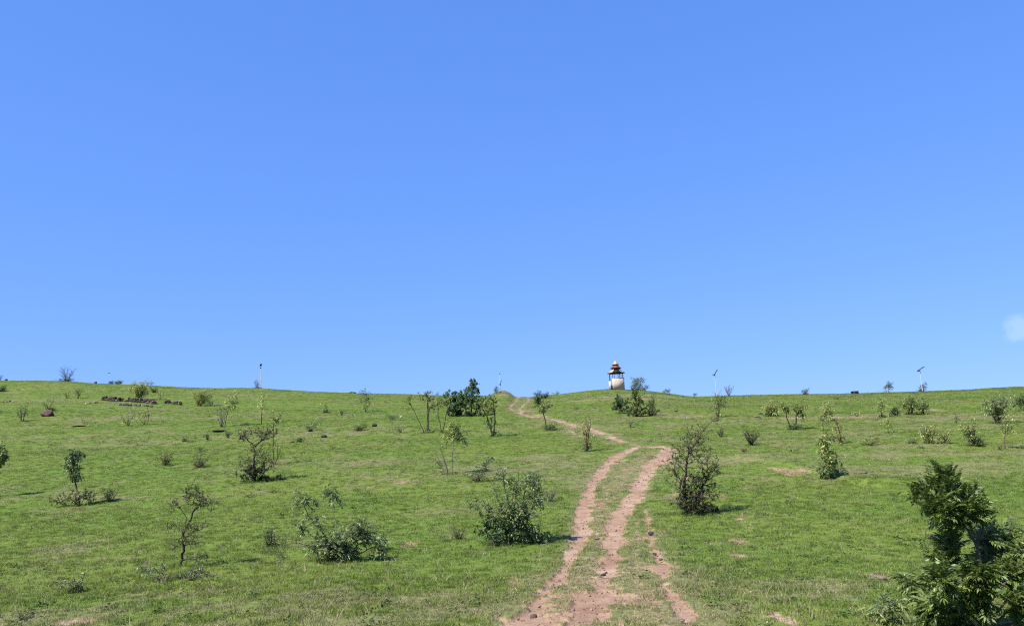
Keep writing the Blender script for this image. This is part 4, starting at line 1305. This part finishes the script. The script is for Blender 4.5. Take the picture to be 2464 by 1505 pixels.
# ---- middle distance, right
plant('leafy_shrub', B_, 1603, 949, 'small leafy bush on the ridge at the right foot of the tower hill', [('sparse', 16, 18, dict(n=110, leaf='green'))])
plant('weed', W_, 1671, 954, 'tiny sprout in the dip of the ridge left of the third lamp post', [('sparse', 9, 8, dict(n=40, leaf='dark'))])
plant('bare_shrub', B_, 1754, 952, 'fan shaped bare shrub on the ridge just right of the third lamp post', [('twig', 28, 26, dict(n=110, stems=12)), ('sparse', 14, 20, dict(du=-28, n=10, bark='greybark'))])
plant('sapling', S_, 1728, 1003, 'slim shrub with a dark stem foot under the third lamp post', [('multi', 52, 32, dict(n=80, stems=3, leaf='green')), ('twig', 14, 14, dict(bark='dark', n=10))])
plant('bare_shrub', B_, 1735, 1051, 'small dark twiggy shrub right behind the track side thorn tree top', [('twig', 24, 22, dict(bark='dark', n=50))])
plant('bare_shrub', B_, 1808, 1071, 'round grey green twiggy shrub on the right centre slope', [('twig', 44, 44, dict(n=420, stems=16, leaf='green', bark='dark'))])
plant('dead_clump', W_, 1789, 1087, 'small dead orange brown plant clump below the round grey green shrub', [('twig', 11, 15, dict(bark='red', n=40, leaf='thorn'))])
plant('leafy_shrub', B_, 1937, 949, 'small blue green bush on the ridge right of centre', [('dense', 16, 19, dict(n=120, leaf='dark'))])
plant('leafy_shrub', B_, 1853, 1001, 'bright fresh bush with two heads on the right slope', [('multi', 36, 30, dict(n=230, leaf='fresh', start=.2)), ('dense', 10, 26, dict(n=100, leaf='dark'))])
plant('leafy_tree', T, 1912, 1033, 'small tree on two dark trunks with yellow green heads on the right slope', [('env', 72, 56, dict(trunks=[[(2, 0), (4, 34), (8, 64)], [(-8, 0), (-18, 30), (-22, 62)]], blobs=[(12, 46, 19, 20, 22), (-20, 56, 15, 16, 16)], N=70, n=900, leaf='fresh', bark='dark', size=.15, rad=.05, step=.2, tone=-.25)), ('dense', 12, 28, dict(n=160, leaf='dark'))])
plant('sapling', S_, 1987, 1012, 'sparse young shrub uphill right of the small two trunked tree', [('multi', 44, 28, dict(n=90, stems=3, leaf='fresh')), ('dense', 7, 14, dict(n=60, leaf='dark'))])
plant('sapling', S_, 1982, 1036, 'thin leaning nearly bare sapling right of the small two trunked tree', [('sapling', 42, 12, dict(n=12, lean=-8, bark='brown')), ('sparse', 18, 18, dict(du=12, lift=14, n=26, leaf='fresh'))])
plant('sapling', S_, 2024, 1067, 'reddish stemmed sapling leaning left behind the cone shaped sapling', [('multi', 66, 30, dict(n=70, stems=3, bark='red', lean=-14, leaf='fresh')), ('twig', 22, 24, dict(bark='red', n=40))])
plant('sapling', S_, 2121, 1003, 'thin upright sapling on the right slope with a dark foot', [('sapling', 40, 14, dict(n=40, start=.4, bark='brown')), ('dense', 5, 12, dict(n=50, leaf='dark'))])
plant('leafy_shrub', B_, 2153, 1000, 'small dark oval shrub on the right slope', [('dense', 20, 14, dict(n=140, leaf='dark', lift=2)), ('sparse', 14, 20, dict(n=24))])
plant('leafy_shrub', B_, 2192, 997, 'upright group of brown stems with green heads under the rightmost lamp post', [('multi', 44, 42, dict(n=150, stems=9, leaf='green', start=.55)), ('dense', 5, 36, dict(n=90, leaf='dark'))])
plant('leafy_shrub', B_, 2222, 996, 'thin pale shrub right of the upright brown stemmed group', [('multi', 34, 20, dict(n=70, stems=4, leaf='green'))])
plant('sapling', S_, 2137, 1041, 'slender curved sapling with few leaves in the middle of the right slope', [('sapling', 36, 14, dict(n=20, bark='dark', start=.5)), ('sparse', 5, 28, dict(n=20))])
plant('sapling', S_, 2139, 944, 'small leafy topped sapling on the ridge left of the rightmost lamp post', [('multi', 26, 20, dict(n=90, stems=2, leaf='dark', bark='dark', start=.6)), ('sparse', 8, 30, dict(du=-12, n=30))])
plant('leafy_shrub', B_, 2222, 941, 'dark upright shrub wrapped round the foot of the rightmost lamp post', [('column', 25, 14, dict(n=160, leaf='dark')), ('dense', 13, 12, dict(n=130, leaf='dark', du=-9)), ('dense', 6, 16, dict(n=60, leaf='green', du=12))])
plant('leafy_shrub', B_, 2094, 1070, 'low wide pale green shrub on the right slope', [('dense', 20, 56, dict(n=320, leaf='fresh', size=.1))])
plant('leafy_shrub', B_, 2195, 1067, 'little green shrub between the low wide pale shrub and the pale leaning pair', [('dense', 15, 20, dict(n=110, leaf='green'))])
plant('leafy_shrub', B_, 2240, 1066, 'taller pale leafy shrub leaning left on the right slope', [('multi', 46, 36, dict(n=300, leaf='fresh', lean=-14, start=.15))])
plant('leafy_shrub', B_, 2272, 1067, 'shorter yellow green shrub leaning right beside the taller pale one', [('multi', 30, 26, dict(n=120, leaf='fresh', lean=8))])
plant('leafy_shrub', B_, 2347, 1073, 'shrub with a yellow head leaning left over a dark leafy base at the right', [('multi', 68, 40, dict(n=240, leaf='fresh', lean=-26, start=.5)), ('dense', 32, 50, dict(n=560, leaf='dark'))])
plant('sapling', S_, 2419, 1081, 'slim single stemmed sapling with yellow green head near the right edge', [('sapling', 78, 36, dict(n=150, start=.6, bark='brown')), ('twig', 12, 10, dict(du=-14, bark='red', n=10))])
plant('leafy_shrub', B_, 2402, 1018, 'broad grey green many stemmed shrub uphill near the right edge', [('multi', 70, 58, dict(n=300, stems=9, leaf='grey', start=.35)), ('sparse', 50, 40, dict(n=60, leaf='fresh'))])
plant('leafy_shrub', B_, 2459, 989, 'leafy shrub cut off by the right edge just under the ridge', [('multi', 38, 30, dict(n=90, stems=4, leaf='dark'))])
plant('weed', W_, 2301, 1019, 'thin upright weed between the leaning shrubs and the broad grey shrub', [('sparse', 26, 10, dict(n=20))])
plant('weed', W_, 2062, 1001, 'low pale weed on the right slope above the low wide shrub', [('sparse', 13, 18, dict(n=30, leaf='fresh'))])
plant('leafy_shrub', B_, 2012, 960, 'faint low shrub just under the ridge left of the dark concrete block', [('dense', 6, 20, dict(n=40, leaf='green'))])
plant('weed', W_, 1902, 1086, 'tiny yellow green weed on the bank left of the cone shaped sapling', [('dense', 7, 10, dict(n=40, leaf='fresh'))])

# scattered low weeds nobody would count
def weeds():
    r = np.random.default_rng(77)
    protos = []
    for i in range(5):
        g = Geo()
        n = 26
        P = np.stack([r.normal(0, .05, n), r.normal(0, .05, n), np.abs(r.normal(0, .045, n))], -1)
        leaves_geo(g, P, np.stack([r.normal(0, 1, n), r.normal(0, 1, n), r.random(n)], -1), 'x', 0.05, r, 0)
        protos.append(g)
    n = 1900
    Y = np.exp(r.uniform(math.log(8), math.log(146), n)); X = r.uniform(-.72, .72, n) * Y
    k = (dirt_mask(X, Y) < .3) & (fbm(X, Y, .25, 3, 90) > .46)
    X, Y = X[k], Y[k]; n = len(X)
    c = np.where(r.random(n)[:, None] < .6, np.array([[.10, .165, .035]]), np.array([[.18, .21, .085]])) * r.uniform(.7, 1.3, n)[:, None]
    s = r.uniform(.6, 1.5, n) * (0.8 + Y / 90)
    scatter('weeds', 'tiny broad leafed weeds dotted through the pasture grass', M_GRASS, protos, np.stack([X, Y, land(X, Y)], -1), np.stack([0 * s, 0 * s, r.random(n) * 6.28], -1), np.stack([s, s, s * .8], -1), c)


weeds()

# ------------------------------------------------------------ rocks
def rock(name, u, v, w, h, label, mat, seed, sub=2, depth=None, cat='rock', sink=.25, flat=1.0, tone=.5):
    X, Y, Z = ground_at(u, v)
    m = px(Y)
    g = Geo()
    vv, ff = ico(sub, seed, 0.22, 1.0)
    vv = vv * np.array([w * m, (depth or w * m * .8), h * m * (1 + sink) * 1.0])
    vv[:, 2] += h * m * 0.5 * (1 - sink)
    g.add(vv, ff, tone)
    o = g.build(name, mat)
    o.location = (X, Y, Z)
    return tag(o, label, cat, None, 'thing')


rock('boulder', 115, 1001, 36, 17, 'round reddish brown boulder lying on the left slope', M_ROCKRED, 3, 3, sink=.2)
rock('rock', 901, 1026, 13, 8, 'dark rock right of the spreading weed with a bare stalk', M_ROCK, 4)
rock('rock', 780, 1052, 20, 8, 'wide dark rock left of centre, largest loose rock of the middle slope', M_ROCK, 5)
rock('rock', 747, 1038, 12, 8, 'dark rock in front of the broad sparse weed left of centre', M_ROCK, 6)
rock('rock', 704, 1064, 12, 4, 'thin flat dark rock beside a small green weed left of centre', M_ROCK, 7)
rock('rock_slab', 527, 1038, 32, 5, 'flat dark rock slab in the grass below the tall pale stemmed shrub', M_ROCK, 8, depth=1.6)
rock('rock', 588, 1038, 9, 7, 'small dark rock left of the thorn tree with the black skirt', M_BROWNROCK, 9)
rock('rock_slab', 191, 1025, 36, 3, 'flat brown rock slab in the grass right of the boulder', M_BROWNROCK, 10, depth=1.4)
rock('rock', 965, 1004, 9, 4, 'pale stone beside the flat spreading weed on the centre slope', M_PALE, 11)
rock('rock', 772, 974, 5, 3, 'white stone on the upper left centre slope', M_PALE, 12, sub=1)
rock('rock', 694, 1034, 5, 6, 'small orange earth clod left of the broad sparse weed', rock_material('orange_clod', (.42, .2, .13), (.6, .34, .24)), 13, sub=1)
rock('rock', 1627, 990, 9, 4, 'dark bluish rock on the slope right of the bush cluster', M_ROCK, 14)
rock('rock', 1585, 989, 10, 5, 'dark rock on the slope just right of the bush cluster under the tower', M_ROCK, 15)
rock('rock', 1652, 1004, 6, 2, 'pale flat stone on the slope right of the bush cluster', M_PALE, 16, sub=1)
rock('rock', 1831, 996, 12, 4, 'dark bluish flat rock below the third lamp post', M_ROCK, 17)
rock('rock', 1821, 1004, 18, 5, 'brown crumbly rock left of the fresh two headed bush', M_BROWNROCK, 18)
rock('rock', 1428, 985, 8, 2, 'pale flat stone on the grass left of the bush cluster under the tower', M_PALE, 19, sub=1)
rock('rock', 1437, 1297, 14, 5, 'small dark rock lying in the right rut of the track', M_BROWNROCK, 20, sink=.3)
rock('rock', 1452, 1384, 13, 6, 'dark brown stone in the middle of the track near the viewer', M_ROCK, 21, sink=.3)
rock('rock', 1451, 1366, 9, 3, 'small stone just behind the dark brown stone in the track', M_BROWNROCK, 22)
rock('rock', 1566, 1284, 16, 6, 'dark rock half buried at the top of the eroded strip right of the ruts', M_ROCK, 23, sink=.4)
rock('rock', 1575, 1334, 12, 5, 'dark clod in the middle of the eroded strip right of the ruts', M_ROCK, 24, sink=.4)
rock('rock', 1590, 1347, 10, 5, 'small reddish clod just below the dark clod in the eroded strip', M_ROCKRED, 25, sink=.4)
rock('rock', 1555, 1304, 9, 8, 'small red brown clod on the left border of the eroded strip', M_ROCKRED, 26, sink=.3)
rock('rock', 1640, 1493, 18, 5, 'brown stone at the bottom edge in the eroded strip', M_BROWNROCK, 27, sink=.4)
rock('rock_slab', 2105, 1388, 52, 4, 'flat reddish rock slab in the grass left of the corner tree', M_BROWNROCK, 28, depth=.5, sink=.5, tone=.8)
rock('rock_slab', 2070, 1137, 28, 3, 'flat mauve grey rock in the grass right of the cone shaped sapling', M_BROWNROCK, 29, depth=.9, sink=.5)
rock('rock', 2360, 1238, 8, 3, 'small rock hidden beside the corner tree crown', M_BROWNROCK, 30)

# rubble heap on the ridge
X, Y, Z = ground_at(838, 943)
o = empty('rubble_heap', (X, Y, Z), 'flat heap of dark rubble on the ridge between the two left lamp posts', 'rubble heap')
rr = random.Random(2)
for i in range(16):
    g = Geo(); v_, f_ = ico(1, 200 + i); m = px(Y)
    w_ = rr.uniform(5, 11) * m
    v_ = v_ * np.array([w_, w_, w_ * .5]) + np.array([rr.uniform(-17, 17) * m, rr.uniform(-.8, .8), rr.uniform(0, 2.2) * m])
    g.add(v_, f_, rr.random()); g.build('stone', M_ROCK if i % 3 else M_BROWNROCK, o)

# ruined dry stone walls
def stone_wall(label, pts, n, hp, seed, rows=2, dens=1.0):
    rr = random.Random(seed)
    W = [ground_at(u, v) for u, v in pts]
    o = empty('stone_wall', W[0], label, 'stone wall')
    base = np.array(W[0])
    seg = [math.dist(a[:2], b[:2]) for a, b in zip(W[:-1], W[1:])]
    tot = sum(seg)
    for i in range(n):
        d = tot * (i + rr.uniform(-.4, .4)) / n
        d = min(max(d, 0), tot * .999)
        k = 0
        while d > seg[k]: d -= seg[k]; k += 1
        t = d / seg[k]
        x = W[k][0] * (1 - t) + W[k + 1][0] * t
        y = W[k][1] * (1 - t) + W[k + 1][1] * t + rr.uniform(-.25, .25)
        m = px(y)
        hh = hp * m * rr.uniform(.45, 1.05)
        for row in range(rows):
            if row and rr.random() < .35: continue
            sx = hh * rr.uniform(.8, 1.9) / (1 + .3 * row)
            g = Geo(); v_, f_ = ico(1, seed * 100 + i * 3 + row, .2, 1.0)
            v_ = v_ * np.array([sx, sx * .8, hh / rows * 1.5]) @ np.array(Matrix.Rotation(rr.uniform(0, 3), 3, 'Z')).T
            z = float(land(x, y))
            g.add(v_ + np.array([x, y, z + hh / rows * (row + .35)]) - base, f_, rr.uniform(0, 1))
            g.build('stone', M_PALE if rr.random() < .035 else (M_BROWNROCK if rr.random() < .12 else M_ROCK), o)


stone_wall('long ruined wall of dark stones across the left slope, broken in the middle', [(246, 962), (275, 965), (310, 965), (345, 968), (378, 972)], 84, 11, 1)
stone_wall('short ruined row of dark stones continuing right of the long wall', [(395, 970), (415, 971), (436, 974)], 30, 9, 2)
stone_wall('sparse line of small dark stones just below the long ruined wall', [(285, 974), (315, 976), (345, 977), (372, 979)], 26, 5, 3, rows=1)
stone_wall('low line of dark stones at the left edge of the slope', [(0, 968), (15, 967), (30, 965)], 12, 3.5, 4, rows=1)
stone_wall('little group of dark stones at the left end of the long ruined wall', [(205, 972), (225, 971), (238, 968)], 7, 4, 5, rows=1)

# ------------------------------------------------------------ small things on the ridge
M_CONC = paint_material('dark_concrete', (.035, .018, .016), (.075, .04, .035))
M_CAPST = paint_material('stone_cap', (.40, .22, .13), (.55, .34, .22))


def box_thing(name, u, v, w, h, dep, label, cat, mat, extra=None):
    X, Y, Z = ground_at(u, v)
    m = px(Y)
    o = empty(name, (X, Y, Z - .05), label, cat)
    g = Geo(); g.box((0, 0, h * m / 2), (w * m, dep, h * m + .08), taper=.97); g.build('block', mat, o)
    if extra: extra(o, m)
    return o


def lid(o, m):
    g = Geo(); g.box((0, 0, 5.6 * m + .05), (15.5 * m, 1.0, .5 * m)); g.build('lid', M_CONC, o)


box_thing('water_tank', 2057, 946.5, 13.5, 5.6, .9, 'dark rectangular tank block standing on the right ridge against the sky', 'tank', M_CONC, lid)


def cap(w, h):
    def f(o, m):
        g = Geo(); g.box((0, 0, h * m + .09), (w * m * .9, .2, .12)); g.build('cap', M_CAPST, o)
    return f


box_thing('boundary_stone', 230, 919.5, 5, 5, .3, 'small dark boundary stone with reddish top on the left ridge, right of the bare shrub', 'boundary stone', M_CONC, cap(5, 5))
box_thing('boundary_stone', 15, 913, 5, 4, .3, 'small dark boundary stone at the far left end of the ridge', 'boundary stone', M_CONC)

# lamp posts
M_POLE = paint_material('pale_painted_pole', (.60, .60, .64), (.74, .72, .76), 2.0, .45)
M_PANEL = paint_material('solar_glass', (.010, .012, .030), (.03, .035, .07), 3.0, .25)
M_DARKMET = paint_material('dark_metal', (.03, .032, .04), (.07, .07, .08), 3.0, .5)


def lamp_post(u, v, h, label, style):
    X, Y, Z = ground_at(u, v)
    m = px(Y)
    H = h * m
    o = empty('lamp_post', (X, Y, Z - .1), label, 'lamp post', 'solar lamp posts along the ridge')
    g = Geo(); g.tube([(0, 0, 0), (0, 0, H * .5), (0, 0, H)], [.062, .052, .042], 8); g.build('pole', M_POLE, o)
    g = Geo(); g.box((0, 0, .14), (.30, .30, .22)); g.build('footing', M_CONC, o)
    if style == 'edge':                       # panel seen edge on
        g = Geo(); g.box((0.0, 0, H + .20), (.09, .9, .42), Matrix.Rotation(.25, 3, 'X')); g.build('solar_panel', M_PANEL, o)
        g = Geo(); g.box((.03, -.25, H - .35), (.15, .42, .16)); g.build('lamp_head', M_DARKMET, o)
    elif style == 'low':                      # tall bare pole, panel and arm part way up
        g = Geo(); g.tube([(0, 0, H), (0, 0, H + .12)], [.10, .08], 8); g.build('cap', M_DARKMET, o)
        rot = Matrix.Rotation(-R(55), 3, 'Y')
        g = Geo(); g.box((.16, -.1, H * .60), (.52, .5, .05), rot); g.build('solar_panel', M_PANEL, o)
        g = Geo(); g.box((.02, -.12, H * .46), (.2, .3, .2)); g.build('lamp_head', M_DARKMET, o)
    else:
        ang, ln = style
        rot = Matrix.Rotation(-R(ang), 3, 'Y')
        g = Geo(); g.box((ln * .12, 0, H + ln * .26), (ln, .55, .05), rot); g.build('solar_panel', M_PANEL, o)
        g = Geo(); g.tube([(0, 0, H - .1), (.04, 0, H + .15)], [.03, .03], 6); g.build('bracket', M_DARKMET, o)
        g = Geo(); g.box((-.22, -.05, H - .02), (.34, .2, .09)); g.build('lamp_head', M_DARKMET, o)
    return o


lamp_post(627, 932, 57, 'leftmost pale lamp post on the ridge, its small panel seen edge on', 'edge')
lamp_post(1204, 944, 47, 'pale lamp post behind the reddish mound, panel halfway up', 'low')
lamp_post(1724.5, 954, 56, 'pale lamp post right of the tower, steeply tilted dark panel on top', (57, 1.1))
lamp_post(2220, 942.5, 53, 'rightmost pale lamp post on the ridge, flatter tilted panel and dark shrub at its foot', (30, 1.2))

# ------------------------------------------------------------ the round shelter tower
def tower():
    X, Y, Z = ground_at(1484, 937)
    Y = Y - 0.3
    Z = float(land(X, Y))
    o = empty('watchtower', (X, Y, Z - .12), 'small round plastered tower with three tiered pagoda roof on the hilltop', 'tower', None, math.atan2(-X, Y) * .0)
    plaster = paint_material('stained_plaster', (.50, .42, .33), (.70, .61, .49), 1.6, .85)
    inner = paint_material('bare_inner_plaster', (.16, .10, .085), (.28, .19, .15), 2.0, .9)
    red = paint_material('red_roof_paint', (.15, .060, .045), (.27, .115, .08), 4.0, .6)
    cream = paint_material('cream_roof_paint', (.50, .40, .28), (.66, .56, .42), 3.0, .6)
    yellow = paint_material('yellow_roof_paint', (.60, .42, .17), (.72, .56, .28), 3.0, .55)
    wood = paint_material('dark_rust_steel', (.020, .015, .018), (.05, .035, .035), 5.0, .6)
    under = paint_material('dark_soffit', (.018, .010, .010), (.05, .022, .02), 5.0, .8)
    Rr = 1.30

    def arc_wall(a0, a1, r0, r1, z0, z1, n, name, mat):
        g = Geo()
        th = np.radians(np.linspace(a0, a1, n + 1))
        ring = lambda r_, z_: np.stack([r_ * np.cos(th), r_ * np.sin(th), np.full(n + 1, z_)], -1)
        v = np.concatenate([ring(r1, z0), ring(r1, z1), ring(r0, z1), ring(r0, z0)])
        k = n + 1
        i = np.arange(n)
        f = [np.stack([i + a * k, i + 1 + a * k, i + 1 + b * k, i + b * k], -1) for a, b in ((0, 1), (1, 2), (2, 3), (3, 0))]
        f = np.concatenate(f + [np.array([[0, k, 2 * k, 3 * k]]), np.array([[n, n + 3 * k, n + 2 * k, n + k]])])
        g.add(v, f)
        return g.build(name, mat, o)
    # camera is toward -Y (angle -90). doorway on the left-front
    arc_wall(-128, 62, Rr - .16, Rr, 0, 1.96, 44, 'wall', plaster)
    arc_wall(150, 214, Rr - .16, Rr, 0, 1.55, 16, 'wall', plaster)
    arc_wall(62, 150, Rr - .16, Rr, 0, 1.0, 20, 'parapet', inner)
    arc_wall(-128, 62, Rr - .20, Rr + .03, 1.96, 2.01, 44, 'coping', plaster)
    # posts
    for k in range(8):
        a = R(22.5 + 45 * k)
        g = Geo(); g.tube([(math.cos(a) * 1.16, math.sin(a) * 1.16, .0), (math.cos(a) * 1.16, math.sin(a) * 1.16, 2.93)], .042, 6); g.build('post', wood, o)
    g = Geo(); q = [(math.cos(R(22.5 + 45 * k)) * 1.16, math.sin(R(22.5 + 45 * k)) * 1.16, 2.86) for k in range(9)]
    for a_, b_ in zip(q[:-1], q[1:]): g.tube([a_, b_], .04, 4)
    g.build('ring_beam', wood, o)
    # lattice in the back right opening
    g = Geo()
    a_, b_ = np.array([math.cos(R(22.5)) * 1.15, math.sin(R(22.5)) * 1.15, 0]), np.array([math.cos(R(67.5)) * 1.15, math.sin(R(67.5)) * 1.15, 0])
    for k in range(1, 6):
        p = a_ + (b_ - a_) * k / 6
        g.tube([p + [0, 0, 2.1], p + [0, 0, 2.85]], .012, 4)
    g.build('lattice', paint_material('blue_grey_bars', (.10, .10, .22), (.18, .18, .34)), o)

    def tier(z0, r0, z1, r1, mats, flare, name, drop=.06, n=6, rot=0.0, skip=()):
        tn = empty_part(name, o)
        for k in range(n):
            if k in skip: continue
            a0, a1 = R(rot + 360 / n * k), R(rot + 360 / n * (k + 1))
            prof = [(r0, z0), (r0 * (1 - flare) + r1 * flare * 1.0, z0 + (z1 - z0) * flare * .62), (r1, z1)]
            vs = []
            for t in (0, .03):
                for r_, z_ in prof:
                    for a in (a0, a1):
                        vs.append((r_ * math.cos(a), r_ * math.sin(a), z_ - t))
            fs = [[0, 1, 3, 2], [2, 3, 5, 4], [6, 8, 9, 7], [8, 10, 11, 9], [0, 6, 7, 1], [0, 2, 8, 6], [1, 7, 9, 3], [2, 4, 10, 8], [3, 9, 11, 5]]
            g = Geo(); g.add(vs, fs); g.build('roof_panel', mats[k % len(mats)], tn)
        # dark soffit ring and fascia
        g = Geo()
        th = [R(rot + 360 / n * k) for k in range(n + 1)]
        for k in range(n):
            pts = []
            for r_, z_ in ((r0 * .985, z0 - .035), (r0 * .985, z0 - .035 - drop), (r1 * .8, z0 - .03 - drop + .16), (r1 * .8, z0 + .12)):
                pts += [(r_ * math.cos(th[k]), r_ * math.sin(th[k]), z_), (r_ * math.cos(th[k + 1]), r_ * math.sin(th[k + 1]), z_)]
            g.add(pts, [[0, 2, 3, 1], [2, 4, 5, 3], [4, 6, 7, 5]])
        g.build('soffit', under, tn)

    def empty_part(name, par):
        e = bpy.data.objects.new(name, None); COL.objects.link(e); e.parent = par
        return e
    # lowest tier: front panels rusted dark red, side panels cream (order starts at +X, anticlockwise)
    tier(2.95, 1.50, 3.72, .52, [cream, cream, cream, cream, under, cream], .45, 'roof', .08, 6, 0.0)
    tier(3.74, .95, 4.24, .42, [red], .5, 'roof', .07, 6, 0.0)
    tier(4.36, .60, 5.02, .02, [yellow], .35, 'roof', .06, 6, 0.0)
    g = Geo(); g.tube([(0, 0, 3.6), (0, 0, 4.4)], [.42, .40], 12, cap=False); g.build('roof_core', under, o)
    g = Geo(); g.tube([(0, 0, 4.98), (0, 0, 5.12)], [.03, .012], 6); g.build('finial', yellow, o)


tower()

grass()

# ------------------------------------------------------------ bird
a, e = ray(262, 897)
Yb = 120.0
g = Geo()
g.tube([(-.16, 0, 0), (0, 0, .01), (.12, 0, .02), (.2, 0, .03)], [.01, .05, .045, .012], 6)
bird = empty('bird', (a * Yb, Yb, e * Yb), 'tiny dark bird gliding above the left ridge', 'bird')
g.build('body', M_DARKMET, bird)
for s in (-1, 1):
    g = Geo()
    g.add([(-.05, 0, .02), (.07, 0, .02), (.06, s * .25, .07), (-.03, s * .25, .07), (-.02, s * .5, .03)], [[0, 1, 2, 3]]); g.f.append(np.array([[3, 2, 4]]))
    g.build('wing', M_DARKMET, bird)
bird.rotation_euler = (0, 0, R(75))
